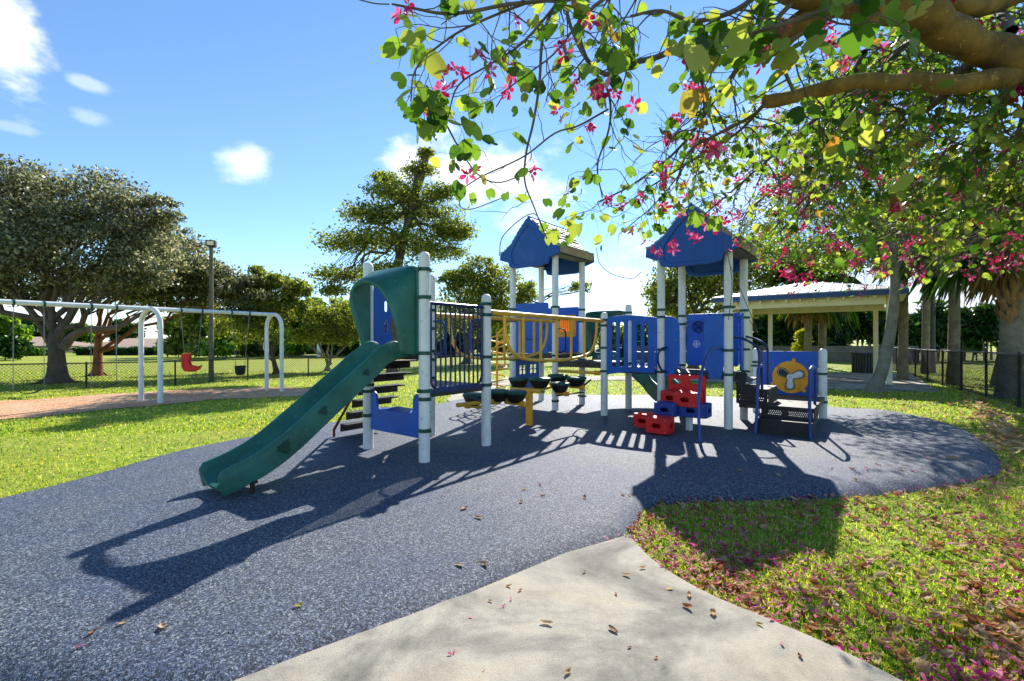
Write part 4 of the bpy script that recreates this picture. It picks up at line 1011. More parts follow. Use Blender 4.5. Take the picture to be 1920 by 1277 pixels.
# ============================================================ PAVILION
def pavilion():
    Nn = Vector((12.0, 14.2, 0)); eu = -U; ev = V; LU, LV = 5.66, 5.0; ze = 2.78
    root = thing('picnic_pavilion', 'cream picnic pavilion with blue fascia and pale ribbed metal roof behind the leaning tree', 'pavilion', Nn+(eu*LU+ev*LV)/2)
    cs = [Nn, Nn+ev*LV, Nn+ev*LV+eu*LU, Nn+eu*LU]; ang = math.atan2(U.y, U.x)
    f = MB()
    for i in range(4):
        a, b = cs[i], cs[(i+1) % 4]; d = (b-a).normalized(); c = (a+b)/2; c.z = ze+.07; f.box(c, ((b-a).length+.02, .03, .16), math.atan2(d.y, d.x))
    f.build('fascia', M['bluefascia'], root, bev=.004)
    r0 = (cs[0]+cs[3])/2; r1 = (cs[1]+cs[2])/2; ap = 1.0
    ra = (cs[0]+cs[2])/2+ev*.35; rb = (cs[0]+cs[2])/2-ev*.35; ra.z = rb.z = ze+.75
    C = [Vector((c.x, c.y, ze+.155)) for c in cs]
    for poly in ((C[0], C[3], rb), (C[3], C[2], ra, rb), (C[2], C[1], ra), (C[1], C[0], rb, ra)):
        mb = MB(); up = Vector((0, 0, .03)); n = len(poly); mb.add([p for p in poly]+[p+up for p in poly], [tuple(range(n-1, -1, -1)), tuple(range(n, 2*n))]+[(i, (i+1) % n, n+(i+1) % n, n+i) for i in range(n)])
        pan = mb.build('roof_panel', M['metalroof'], root)
        e = (poly[1]-poly[0]); L_ = e.length; e = e/L_; rib = MB(); k = .2
        peak = poly[2] if n == 3 else None
        while k < L_-.1:
            s = poly[0]+e*k
            if n == 3: t_ = (peak-poly[0]).dot(e); f_ = k/t_ if k < t_ else (L_-k)/(L_-t_); m_ = poly[0]+e*t_; tp = s+(peak-m_)*f_
            else:
                ta_ = (poly[3]-poly[0]).dot(e); tb_ = (poly[2]-poly[0]).dot(e); f_ = min(1, k/ta_ if k < ta_ else ((L_-k)/(L_-tb_) if k > tb_ else 1)); perp_ = (poly[3]-(poly[0]+e*ta_)); tp = s+perp_*f_
            rib.tube([s+Vector((0, 0, .045)), tp+Vector((0, 0, .045))], .016, 5); k += .30
        rb_ = rib.build('roof_rib', M['white']); rb_.parent = pan
    s_ = MB(); s_.prism([(c.x, c.y) for c in (Nn+(eu+ev)*.03, Nn+ev*(LV-.03)+eu*.03, Nn+ev*(LV-.03)+eu*(LU-.03), Nn+eu*(LU-.03)+ev*.03)], ze-.012, ze+.0); s_.build('soffit', M['cream'], root)
    b_ = MB(); ins = .45
    bs = [Nn+(eu+ev)*ins, Nn+ev*(LV-ins)+eu*ins, Nn+ev*(LV-ins)+eu*(LU-ins), Nn+eu*(LU-ins)+ev*ins]
    for i in range(4):
        a, b = bs[i], bs[(i+1) % 4]; d = (b-a).normalized(); c = (a+b)/2; c.z = ze-.145; mb = MB(); mb.box(c, ((b-a).length-.16, .12, .25), math.atan2(d.y, d.x)); mb.build('beam', M['cream'], root, bev=.005)
    for k in range(1, 14):   # rafter tails
        for a, b, o_ in ((Nn, Nn+eu*LU, ev),):
            c = a+(b-a)*(k/14)+o_*.26; c.z = ze-.06; mb = MB(); mb.box(c, (.05, .38, .09), ang); mb.build('rafter', M['cream'], root)
    P = [gp(1662, 722), gp(1643, 703), bs[3], bs[2]]
    P[0] = bs[0].copy(); P[1] = at(1642, 600, 18.0); P[2] = bs[0]+eu*4.0; P[3] = bs[1]+eu*4.0
    for p in P:
        mb = MB(); mb.box((p.x, p.y, (ze-.27-.06)/2-.0), (.155, .155, ze-.27+.1), ang); mb.build('pavilion_post', M['cream'], root, bev=.008)
        mb = MB(); mb.box((p.x, p.y, -.045), (.28, .28, .02), ang); mb.build('base_plate', M['steel'], root)
    return root
pavilion()
def bin_():
    p = gp(1622, 692, None); Y = 20.5; p = Vector((at(1622, 0, Y).x, Y, 0)); p.z = gz(p.x, p.y); w, h = .72, .95
    root = thing('litter_bin', 'dark slatted square litter bin beside the pavilion post', 'bin', p)
    mb = MB(); mb.box(p+Vector((0, 0, h*.5)), (w-.1, w-.1, h-.1), .1); mb.build('liner', M['black'], root)
    for s in range(4):
        a = .1+s*math.pi/2; d = Vector((math.cos(a), math.sin(a), 0)); n = Vector((-d.y, d.x, 0))
        for k in range(5):
            c = p+d*(-.28+k*.14)+n*(w/2-.02)+Vector((0, 0, h*.5)); m_ = MB(); m_.box(c, (.10, .025, h-.08), a); m_.build('slat', M['darkgrey'], root, bev=.004)
    mb = MB(); mb.box(p+Vector((0, 0, h-.01)), (w, w, .05), .1); mb.build('lid', M['black'], root, bev=.012)
bin_()

# ============================================================ HOUSES AND WALL FAR AWAY
def house(px0, px1, pyE, pyR, Y, label, rx0, rx1, wallc='wall'):
    a = at(px0, pyE, Y); b = at(px1, pyE, Y); zE, zR = a.z, at(0, pyR, Y).z; dep = 9.0; g = gz(a.x, Y)-.3
    root = thing('house', label, 'house', Vector(((a.x+b.x)/2, Y+dep/2, g)), 'houses beyond the lawn')
    mb = MB(); mb.box(((a.x+b.x)/2, Y+dep/2, (zE+g)/2), (b.x-a.x-1.0, dep-1.0, zE-g), 0); mb.build('wall', M[wallc], root)
    r0, r1 = at(rx0, 0, Y).x, at(rx1, 0, Y).x; yc_ = Y+dep/2
    e = [Vector((a.x, Y, zE)), Vector((b.x, Y, zE)), Vector((b.x, Y+dep, zE)), Vector((a.x, Y+dep, zE))]; t = [Vector((r0, yc_, zR)), Vector((r1, yc_, zR))]
    mb = MB(); mb.add(e+t, [(0, 1, 5, 4), (1, 2, 5), (2, 3, 4, 5), (3, 0, 4), (0, 3, 2, 1)]); rf = mb.build('roof', M['tileroof'], root)
    mb = MB(); mb.box(((a.x+b.x)/2, Y-.02, zE-.12), (b.x-a.x, .06, .26), 0); mb.build('fascia', M['darkgrey'], root)
    n = int((b.x-a.x)/3.2)
    for k in range(n):
        x = a.x+1.4+(b.x-a.x-2.8)*(k+.5)/n; mb = MB(); mb.box((x, Y+.47, (zE+g)/2+.25), (1.3, .1, 1.1), 0); w = mb.build('window', M['white'], root)
        mb = MB(); mb.box((x, Y+.41, (zE+g)/2+.25), (1.1, .04, .9), 0); p_ = mb.build('pane', M['glass'], root); p_.parent = w
house(-160, 88, 649, 631, 62, 'low house with a grey brown hipped roof at the far left edge', -90, 10)
house(128, 330, 653, 634, 62, 'low house with a broad tan hipped roof seen between the two dark trees', 190, 262)
mb = MB(); a, b = at(1180, 0, 33), at(1720, 0, 33); mb.box(((a.x+b.x)/2, 33, .42), (b.x-a.x, .25, 1.1), 0)
tag(mb.build('boundary_wall', painted('grey_wall', '#7d7668', '#5f594d', .85, .8), bev=.02), 'low weathered grey wall along the foot of the dark green palm hedge', 'wall')

# ============================================================ VEGETATION
M['bark'] = painted('grey_brown_bark', '#6b5c4a', '#463a2e', .9, 3, '#2e261e', bumpy=.9, fine=22)
M['redbark'] = painted('reddish_bark', '#8a5238', '#5e3826', .85, 3, '#a87a5a', bumpy=.8, fine=20)
M['palebark'] = painted('pale_grey_bark', '#8f8876', '#6a6353', .85, 4, '#4a4538', bumpy=.6, fine=30)
M['palmbark'] = painted('palm_trunk', '#8c8068', '#655a46', .9, 5, '#463d30', bumpy=.8, fine=16)
M['bootbark'] = painted('palm_boots', '#a8804e', '#6e4e30', .9, 8, '#2c2018', bumpy=.9, fine=20)
M['mossbark'] = painted('golden_lichen_bark', '#8c6c30', '#4c381c', .9, 5, '#a88a42', bumpy=1.0, fine=26)
M['twig'] = painted('grey_twig', '#6c6050', '#4c4236', .85, 6, bumpy=.3)
M['darkleaf'] = leafy('dark_oak_leaves', [(0, '#30361f'), (.3, '#4f5a3a'), (.6, '#70785a'), (.85, '#96987e'), (1, '#b8b6a0')], .42, .5, (1.45, 1.35, .9, 1), .6)
M['oliveleaf'] = leafy('olive_leaves', [(0, '#3f4a1c'), (.4, '#64722c'), (.75, '#8c9646'), (1, '#b0b06a')], .45, .55, (1.6, 1.6, .7, 1), .5)
M['greenleaf'] = leafy('fresh_leaves', [(0, '#28491a'), (.4, '#457222'), (.75, '#74992e'), (1, '#a5bd48')], .4, .45)
M['deepleaf'] = leafy('hedge_leaves', [(0, '#10260f'), (.4, '#1d3f18'), (.75, '#335c22'), (1, '#557a30')], .35, .3)
M['yellowleaf'] = leafy('yellow_green_leaves', [(0, '#5a6a18'), (.5, '#8a9424'), (1, '#b6ae3a')], .45, .5)
M['bauleaf'] = leafy('orchid_tree_leaves', [(0, '#31501e'), (.25, '#50702a'), (.5, '#6f8a3c'), (.75, '#8c9a4c'), (.93, '#a4a45a'), (.98, '#a88448'), (1, '#945834')], .4, .62, (1.4, 1.5, .6, 1))
M['petal'] = leafy('pink_petals', [(0, '#98123e'), (.4, '#bc2258'), (.75, '#cc4a86'), (1, '#dc8cb4')], .5, .35, (1.3, .9, 1.0, 1))
M['palmleaf'] = leafy('fan_palm_leaves', [(0, '#22401a'), (.4, '#3a6024'), (.75, '#64822e'), (1, '#949a44')], .35, .45)
M['deadleaf'] = leafy('dry_palm_leaves', [(0, '#5a4226'), (.5, '#8a6a3c'), (1, '#b08c54')], .7, .25)

def unit(n): v = RNG.normal(size=(n, 3)); return v/np.linalg.norm(v, axis=1, keepdims=True)
def leaf_quads(C, S, elong=1.9, droop=0., flat=0.):
    """a diamond leaf at each centre: 4 corners"""
    n = len(C); a = unit(n); a[:, 2] = a[:, 2]*(1-flat)-droop; a /= np.linalg.norm(a, axis=1, keepdims=True)
    r = unit(n); r[:, 2] += flat*2.0; b = np.cross(a, r); b /= (np.linalg.norm(b, axis=1, keepdims=True)+1e-9)
    S = np.asarray(S).reshape(-1, 1); L_ = a*S*elong/2; W_ = b*S/2; k = a*S*elong*.08
    V_ = np.stack([C-L_, C-W_-k, C+L_, C+W_-k], 1).reshape(-1, 3)
    return V_, np.arange(n*4)
def foliage(name, C, S, mat, parent, elong=1.9, droop=0., flat=0.):
    V_, I = leaf_quads(C, S, elong, droop, flat); me = np_mesh(name, V_, 4, I, mat)
    o = bpy.data.objects.new(name, me); col.objects.link(o)
    if parent is not None: adopt(o, parent)
    return o
def blob_points(c, r, n, clumps, spread=.22, flat=.6, shell=.55):
    """leaf centres gathered in clumps through a crown's volume"""
    c = np.array(c); r = np.array(r); d = unit(clumps); rad = (RNG.random(clumps)**(1/3))*(1-shell)+shell*RNG.random(clumps)**.35
    cc = c+d*r*rad[:, None]
    sz = RNG.uniform(.5, 1.5, clumps); w = sz**2/np.sum(sz**2); idx = RNG.choice(clumps, n, p=w)
    g = np.clip(RNG.normal(size=(n, 3)), -1.7, 1.7)*spread*r.mean()*sz[idx][:, None]*np.array([1, 1, flat])
    return cc[idx]+g, cc
def limb(mb, a, b, ra, rb, sag=.1, n=7, jit=.04, seed=0):
    a, b = Vector(a), Vector(b); L_ = (b-a).length; pts = []; rs = []
    for k in range(n+1):
        t = k/n; p = a.lerp(b, t); p.z += sag*L_*math.sin(math.pi*t)
        if 0 < k < n: p += Vector((mnoise.noise(p*1.7+Vector((seed, 0, 0))), mnoise.noise(p*1.7+Vector((0, seed+9, 0))), mnoise.noise(p*1.7+Vector((0, 0, seed+5)))))*jit*L_
        pts.append(p); rs.append(ra+(rb-ra)*t)
    mb.tube(pts, rs, 7 if ra < .08 else 10, caps=False); return pts
def pblob(px, py, rx, ry, Y, dy=0, depth=None):
    p = at(px, py, Y+dy); k = (Y+dy)/FP; return (p, Vector((rx*k, (depth if depth else (rx+ry)/2)*k, ry*k)))
def keep_sun(C):
    """the lawn and path at the right stand in the sun: few leaves between them and it"""
    C = np.asarray(C); k = (C[:, 2]+.09)/sun_dir.z; sx = C[:, 0]-sun_dir.x*k; sy = C[:, 1]-sun_dir.y*k
    hit = (sy > .9) & (sy < 4.7) & (sx > -1.5) & (sx < 7); return ~hit | (RNG.random(len(C)) < .16)
def tree(name, label, base, trunk, fork, blobs, n, leaf, lmat, bmat, clumps=30, r0=.2, elong=1.9, flat=.6, spread=.2, twigs=2, group=None, droop=0., cat='tree', root_flare=1.5, leaf_flat=0., shell=.55):
    """trunk: points; limbs run from the fork to every blob; blobs: (centre, radii, weight)"""
    root = thing(name, label, cat, base, group); mb = MB(); base = Vector(base); T = [base-Vector((0, 0, .15)), base+Vector((0, 0, .12))]+[Vector(p) for p in trunk]; T = [T[0]]+spline(T[1:], 4)
    L_ = [0]
    for i in range(len(T)-1): L_.append(L_[-1]+(T[i+1]-T[i]).length)
    rs = [r0*(1-.4*l/L_[-1])*(root_flare if i == 0 else 1+(root_flare-1)*max(0, 1-l/(.5+r0))**2) for i, l in enumerate(L_)]
    mb.tube(T, rs, 16, caps=False); top = T[-1]
    for k in range(5):      # surface roots
        a = k*2*math.pi/5+random.random(); p = base+Vector((math.cos(a), math.sin(a), 0))*r0*random.uniform(2.2, 3.4); p.z = gz(p.x, p.y)-.04
        mb.tube([base+Vector((math.cos(a)*r0*.5, math.sin(a)*r0*.5, .22)), base.lerp(p, .5)+Vector((0, 0, .03)), p], [r0*.45, r0*.22, r0*.06], 7, caps=False)
    tot = sum(w for _, _, w in blobs); PTS = []
    for bi, (c, r, w) in enumerate(blobs):
        nn = int(n*w/tot); pts, cc = blob_points(c, r, nn, max(5, int(clumps*w/tot*len(blobs)/3)), spread, flat, shell); PTS.append(pts)
        st = Vector(fork if fork is not None else top); st = T[max(len(T)//2, len(T)-1-(bi*2) % 6)].copy() if (top-st).length < .6 else st.lerp(top, random.random()*.7); low = c-Vector((0, 0, r.z*.35))
        pl = limb(mb, st, low, r0*.40, r0*.10, .10, 10, .13, bi*3)
        for q in cc[:: max(1, len(cc)//(3+twigs*2))]:
            q = Vector(q); s = pl[random.randint(3, 9)]; pl2 = limb(mb, s, q, r0*.12, r0*.03, .04, 5, .08, bi+q.x)
            for _ in range(twigs):
                s2 = pl2[random.randint(2, 5)]; limb(mb, s2, Vector(pts[RNG.integers(len(pts))]).lerp(q, .5), r0*.035, .004, 0, 3, .1, q.y)
    mb.build('trunk', bmat, root, angle=60)
    C = np.concatenate(PTS); C = C[keep_sun(C)] if lmat is M['bauleaf'] else C; S = leaf*RNG.uniform(.6, 1.35, len(C)); foliage('crown', C, S, lmat, root, elong, droop, leaf_flat)
    return root

# ---- left: broad dark tree
b = gp(108, 718); Y = b.y
def pb(px, py, rx, ry, w, dy=0, Y=None, depth=None): c, r = pblob(px, py, rx, ry, Y, dy, depth); return (c, r, w)
tree('broad_tree', 'broad dark spreading tree with the thick grey trunk at far left', b, [at(106, 660, Y), at(104, 625, Y)], at(103, 618, Y),
     [pb(40, 400, 120, 85, 2.2, 0, Y), pb(150, 385, 110, 70, 1.8, .5, Y), pb(-60, 440, 120, 110, 2, 0, Y), pb(90, 480, 130, 70, 2, -.5, Y), pb(230, 420, 90, 60, 1.4, .3, Y), pb(30, 345, 90, 45, 1.1, .5, Y), pb(-120, 520, 120, 60, 1.2, 0, Y), pb(270, 500, 70, 50, 1.0, 0, Y), pb(60, 545, 90, 28, .7, 1, Y), pb(290, 400, 50, 40, .5, .3, Y)],
     64000, .075, M['darkleaf'], M['bark'], 150, .34, spread=.2, twigs=3, shell=.75, flat=.45)
b = gp(183, 705); Y = b.y
tree('spreading_tree', 'dark tree with a straight reddish trunk just right of the thick grey trunk', b, [at(184, 660, Y), at(186, 622, Y)], at(186, 615, Y),
     [pb(330, 500, 90, 60, 2, 0, Y), pb(240, 520, 90, 50, 1.5, -1, Y), pb(400, 530, 60, 50, 1.4, 1, Y), pb(170, 530, 80, 40, 1, 1, Y), pb(320, 555, 80, 28, 1, 0, Y), pb(445, 555, 45, 40, 1, 0, Y), pb(290, 445, 60, 40, .8, 1, Y)],
     36000, .085, M['darkleaf'], M['redbark'], 110, .22, spread=.2, twigs=3, shell=.7, flat=.45)
# the long low limb that arcs from the thick trunk
mb = MB(); pts = spline([at(118, 655, 15.6), at(135, 632, 15.7), at(165, 618, 15.8), at(200, 617, 16), at(230, 610, 16.2), at(260, 592, 16.4), at(310, 575, 16.6)], 5)
mb.tube(pts, [.15-.10*k/(len(pts)-1) for k in range(len(pts))], 10); lo = mb.build('limb', M['bark'])
adopt(lo, bpy.data.objects['broad_tree'])
b = gp(518, 701); Y = b.y
tree('slender_tree', 'slim forked tree behind the far arched swing legs', b, [at(514, 680, Y), at(508, 655, Y)], at(510, 668, Y),
     [pb(470, 560, 50, 40, 1.3, 0, Y), pb(520, 560, 50, 45, 1.4, .5, Y), pb(500, 610, 60, 30, .9, 0, Y), pb(560, 560, 30, 30, .8, 0, Y), pb(490, 525, 36, 22, .6, 0, Y), pb(455, 610, 45, 40, .8, 2, Y)],
     22000, .085, M['oliveleaf'], M['bark'], 60, .14, spread=.2)
b = gp(614, 696); Y = b.y
root = tree('multi_stem_tree', 'small round tree with several thin pale stems beside the slide', b, [b+Vector((0, 0, .3))], b+Vector((0, 0, .25)),
     [pb(590, 612, 45, 35, 1.2, -.5, Y), pb(640, 605, 50, 38, 1.3, 0, Y), pb(615, 585, 40, 24, .8, .5, Y), pb(575, 632, 25, 20, .5, 0, Y), pb(665, 625, 30, 25, .7, .5, Y)],
     24000, .07, M['oliveleaf'], M['palebark'], 50, .15, spread=.2)
# ---- tall layered tree behind the slide tower
Y = 22.0; b = Vector((at(735, 0, Y).x, Y, 0)); b.z = gz(b.x, b.y)
tree('tall_layered_tree', 'tall tree with flat layered branches rising behind the slide tower', b, [at(738, 640, Y), at(742, 560, Y), at(750, 480, Y), at(770, 400, Y), at(788, 340, Y), at(798, 300, Y)], at(752, 470, Y),
     [pb(800, 288, 14, 9, .35, 0, Y), pb(785, 318, 34, 8, .5, 0, Y), pb(720, 335, 24, 9, .5, .5, Y), pb(750, 362, 62, 12, 1.4, 0, Y), pb(830, 360, 30, 11, .6, 0, Y), pb(690, 400, 52, 11, 1.1, -.5, Y), pb(790, 400, 70, 13, 1.5, .5, Y), pb(845, 430, 40, 11, .8, 0, Y),
      pb(650, 455, 58, 12, 1.0, 0, Y), pb(745, 450, 80, 14, 1.7, 0, Y), pb(820, 470, 55, 12, 1.0, 0, Y), pb(640, 515, 50, 9, .8, .5, Y), pb(735, 510, 60, 13, 1.2, -.5, Y), pb(625, 545, 30, 7, .35, 0, Y), pb(850, 440, 34, 8, .5, .3, Y)],
     27000, .080, M['oliveleaf'], M['bark'], 300, .24, flat=.6, spread=.36, twigs=3, leaf_flat=.15, shell=.25)
b = gp(876, 682); Y = b.y
tree('round_tree', 'round olive tree standing behind the barred panel of the structure', b, [at(876, 650, Y), at(885, 610, Y)], at(885, 605, Y),
     [pb(880, 545, 50, 42, 1.3, 0, Y), pb(940, 540, 45, 45, 1.3, 0, Y), pb(985, 555, 26, 30, .7, 0, Y), pb(900, 590, 60, 35, 1.2, 1, Y), pb(900, 505, 35, 22, .6, 0, Y), pb(850, 520, 28, 24, .5, -1, Y), pb(960, 600, 50, 40, 1, 1, Y), pb(830, 600, 40, 40, .9, 1, Y), pb(1090, 540, 20, 14, .2, 3, Y)],
     22000, .10, M['oliveleaf'], M['bark'], 110, .26, spread=.22)
Y = 24.; b = Vector((at(1300, 0, Y).x, Y, 0)); b.z = gz(b.x, b.y)
tree('broad_tree', 'dense tree seen between the posts of the right hand tower', b, [at(1302, 650, Y), at(1306, 600, Y)], at(1306, 590, Y),
     [pb(1290, 520, 60, 50, 1.5, 0, Y), pb(1350, 500, 60, 55, 1.5, 0, Y), pb(1250, 560, 35, 40, .9, 0, Y), pb(1400, 540, 60, 50, 1.3, 1, Y), pb(1330, 580, 80, 40, 1.4, 1, Y), pb(1440, 480, 60, 60, 1.3, 2, Y), pb(1310, 455, 50, 30, .9, 0, Y), pb(1240, 620, 30, 35, .6, 1, Y)],
     27000, .10, M['oliveleaf'], M['bark'], 130, .25, spread=.22)

# ---- leaning orchid tree by the pavilion
b = gp(1640, 735); Y = b.y
lean = tree('leaning_tree', 'leaning smooth grey tree with pink blossom growing beside the pavilion', b, [at(1655, 690, Y), at(1668, 630, Y+.1), at(1676, 570, Y+.1), at(1678, 520, Y+.2), at(1672, 480, Y+.2)], at(1676, 500, Y+.2),
     [pb(1560, 420, 90, 60, 1.4, -1.2, Y), pb(1640, 350, 90, 60, 1.3, -.5, Y), pb(1500, 350, 80, 55, 1.1, -1.5, Y), pb(1720, 420, 70, 50, 1.1, 0, Y), pb(1580, 480, 80, 35, 1.1, -.8, Y), pb(1700, 300, 80, 60, 1.0, 0, Y), pb(1470, 470, 70, 40, .9, -1, Y), pb(1560, 270, 80, 50, .8, -1, Y), pb(1800, 350, 70, 60, .9, -.5, Y), pb(1440, 290, 60, 50, .7, -1.5, Y)],
     19000, .058, M['bauleaf'], M['palebark'], 140, .165, elong=1.2, spread=.2, twigs=3, shell=.3, root_flare=1.9)
def flower_mesh(name, s=1.0, petals=5):
    vs = []; fs = []
    for k in range(petals):
        a = 2*math.pi*k/5+random.uniform(-.2, .2); d = Vector((math.cos(a), math.sin(a), random.uniform(.1, .6))).normalized(); w = Vector((-math.sin(a), math.cos(a), 0)); cu = random.uniform(-.3, .25)
        L_ = .05*s*random.uniform(.65, 1.25); ww = random.uniform(.007, .014)*s; o = len(vs)
        vs += [d*.004, d*L_*.35+w*ww*.8+Vector((0, 0, L_*cu*.2)), d*L_*.7+w*ww+Vector((0, 0, L_*cu*.6)), d*L_+Vector((0, 0, L_*cu*1.2)), d*L_*.7-w*ww+Vector((0, 0, L_*cu*.6+.004*s)), d*L_*.35-w*ww*.8+Vector((0, 0, L_*cu*.2))]; fs += [(o, o+1, o+2, o+3), (o, o+3, o+4, o+5)]
    me = bpy.data.meshes.new(name); me.from_pydata(vs, [], fs); me.materials.append(M['petal']); return me
FLOW = [flower_mesh('blossom') for _ in range(5)]
def scatter_mesh(metas, places):
    """join copies of small meshes: places (index, Matrix)"""
    vs = []; fs = []
    cache = [([v.co.copy() for v in m.vertices], [tuple(p.vertices) for p in m.polygons]) for m in metas]
    for i, Mx in places:
        a, f = cache[i]; o = len(vs); vs += [Mx @ v for v in a]; fs += [tuple(j+o for j in q) for q in f]
    mb = MB(); mb.v = vs; mb.f = fs; mb.m = [0]*len(fs); return mb
def rmat(p, s, flat=False):
    from mathutils import Euler
    e = Euler((random.uniform(-.5, .5) if flat else random.uniform(0, 6.3), random.uniform(-.5, .5) if flat else random.uniform(0, 6.3), random.uniform(0, 6.3)))
    return Matrix.Translation(p) @ e.to_matrix().to_4x4() @ Matrix.Scale(s, 4)
places = []
for _ in range(50):
    x, y = random.uniform(1420, 1860), random.uniform(240, 520); pc = at(x, y, Y-1.2+random.uniform(-1, .8))
    for _ in range(random.randint(1, 4)): places.append((random.randrange(5), rmat(pc+Vector((random.gauss(0, .1), random.gauss(0, .1), random.gauss(0, .1))), random.uniform(1.1, 1.9))))
o = scatter_mesh(FLOW, places).build('blossoms', M['petal'], lean, smooth_=False); o['kind'] = 'stuff'

# ---- palms
def fan_frond(vs, fs, o, d, L_, s, droop):
    """fan leaf: petiole then a spray of folded blades"""
    d = d.normalized(); side = d.cross(Vector((0, 0, 1))); side = side.normalized() if side.length > .01 else Vector((1, 0, 0)); up = side.cross(d)
    hub = o+d*L_+Vector((0, 0, -droop*L_*.25)); b = len(vs); w = side*.015
    vs += [o-w, o+w, hub+w*.6, hub-w*.6]; fs.append((b, b+1, b+2, b+3))
    dd = (d+Vector((0, 0, -droop*.5))).normalized(); up = side.cross(dd)
    n = 22
    for k in range(n):
        a = R(-115+230*k/(n-1)); e = (dd*math.cos(a)+side*math.sin(a)).normalized(); ll = s*(.75+.25*math.cos(a))*random.uniform(.85, 1.1)
        m_ = hub+e*ll*.55+up*.03*s*(1 if k % 2 else -1); tip = hub+e*ll+Vector((0, 0, -ll*random.uniform(.15, .45)*(1+droop*.6))); ww = up.cross(e)*.028*s
        b = len(vs); vs += [hub, m_-ww, tip, m_+ww]; fs.append((b, b+1, b+2)); fs.append((b, b+2, b+3))
def palm(px, pyb, pycrown, w, Yf, label, nf=26, boots=False, lean=0, size=.95, name='fan_palm'):
    b = Vector((at(px, 0, Yf).x, Yf, 0)); b.z = gz(b.x, b.y); top = at(px+lean, pycrown, Yf); r = w/2*Yf/FP
    root = thing(name, label, 'palm tree', b, 'fan palms by the right fence'); mb = MB(); rings = []; H = top.z-b.z; pts = []; rs = []
    for k in range(40):
        t = k/39; p = b.lerp(top, t)+Vector((math.sin(t*3)*.04, 0, 0)); pts.append(p); rs.append(r*(1.25-.25*min(1, t*6))*(1+.05*(k % 2))*(1-.15*t))
    pts.insert(0, b-Vector((0, 0, .2))); rs.insert(0, r*1.4); mb.tube(pts, rs, 14, caps=False); mb.build('trunk', M['palmbark'], root, angle=50)
    if boots:
        bt = MB()
        for k in range(170):
            t = random.uniform(.42, 1.0); p = b.lerp(top, t); a = random.uniform(0, 6.3); d = Vector((math.cos(a), math.sin(a), 0)); q = p+d*r*.95; o_ = q+d*random.uniform(.05, .16)+Vector((0, 0, random.uniform(.1, .3)))
            s_ = Vector((-d.y, d.x, 0)); bt.add([q-s_*.07, q+s_*.07, o_+s_*.03, o_-s_*.03, q-s_*.05-Vector((0, 0, .1)), q+s_*.05-Vector((0, 0, .1))], [(0, 1, 2, 3), (4, 5, 1, 0), (3, 2, 5, 4), (0, 3, 4), (1, 5, 2)])
        bt.build('leaf_boots', M['bootbark'], root, smooth_=False)
    vs, fs, dv, df = [], [], [], []
    for k in range(nf):
        a = k*2.4; el = random.uniform(-.7, 1.2); d = Vector((math.cos(a)*math.cos(el), math.sin(a)*math.cos(el), math.sin(el)))
        fan_frond(vs, fs, top+Vector((0, 0, .1)), d, random.uniform(.55, .95)*size, random.uniform(.75, 1.1)*size, .5 if el > 0 else 1.3)
    for k in range(nf//3):
        a = k*2.4+1; el = random.uniform(-1.2, -.6); d = Vector((math.cos(a)*math.cos(el), math.sin(a)*math.cos(el), math.sin(el)))
        fan_frond(dv, df, top, d, .5*size, .8*size, 1.6)
    m1 = MB(); m1.add(vs, fs); m1.build('crown', M['palmleaf'], root, smooth_=False)
    m2 = MB(); m2.add(dv, df); m2.build('dead_fronds', M['deadleaf'], root, smooth_=False)
palm(1787, 690, 432, 18, 15.5, 'slim straight fan palm standing behind the right fence beside the dark pole', size=1.25)
palm(1692, 690, 420, 15, 17.0, 'slim fan palm rising just behind the leaning grey tree', size=1.15)
palm(1893, 760, 395, 34, 11.8, 'stout fan palm with rough leaf boots at the far right edge', 30, True, 4, 1.25)
palm(1868, 720, 470, 15, 15.2, 'leaning fan palm half hidden by the stout palm at the right edge', 20, False, 42, 1.1)
palm(1514, 690, 530, 13, 25, 'fan palm left of the pair seen under the pavilion roof', 24, size=1.4)
palm(1541, 690, 520, 13, 25.5, 'fan palm right of the pair seen under the pavilion roof', 24, size=1.4)
palm(1735, 690, 400, 12, 21, 'distant fan palm behind the dark pole', 26, size=1.5)

# ---- hedges and trees far away
def mass(name, label, cat, blobs, n, leaf, mat, elong=2.2, group=None, kind=None, stems=None, spread=.25, droop=0.):
    P_ = []; tot = sum(b[2] for b in blobs)
    for c, r, w in blobs: P_.append(blob_points(c, r, int(n*w/tot), 14, spread, .8, .4)[0])
    C = np.concatenate(P_)
    cx, cy = float(C[:, 0].mean()), float(C[:, 1].mean()); root = thing(name, label, cat, Vector((cx, cy, gz(cx, cy))), group)
    if kind: root['kind'] = kind
    foliage('crown', C, leaf*RNG.uniform(.6, 1.4, len(C)), mat, root, elong, droop)
    mb = MB()
    for c, r, w in blobs:
        for _ in range(stems or 3):
            x = c.x+random.uniform(-.6, .6)*r.x; y = c.y+random.uniform(-.5, .5)*r.y; g = gz(x, y)
            mb.tube([Vector((x, y, g-.1)), Vector((x+random.uniform(-.2, .2), y, (g+c.z)/2)), Vector((x+random.uniform(-.4, .4), y, c.z))], [.06, .05, .02], 5, caps=False)
    mb.build('stems', M['palebark'], root); return root
bl = []
for k, px in enumerate(range(1215, 2080, 30)):
    Yh = 35+random.uniform(-1, 1); top = 578+random.uniform(-10, 10)-(10 if px > 1700 else 0); bl.append(pb(px, (top+662)/2, 24, (662-top)/2*.95, 1, 0, Yh, 22))
mass('palm_hedge', 'tall dark green feathery palm hedge behind the low grey wall on the right', 'hedge', bl, 60000, .16, M['deepleaf'], 3.6, None, 'stuff', 4, .24)
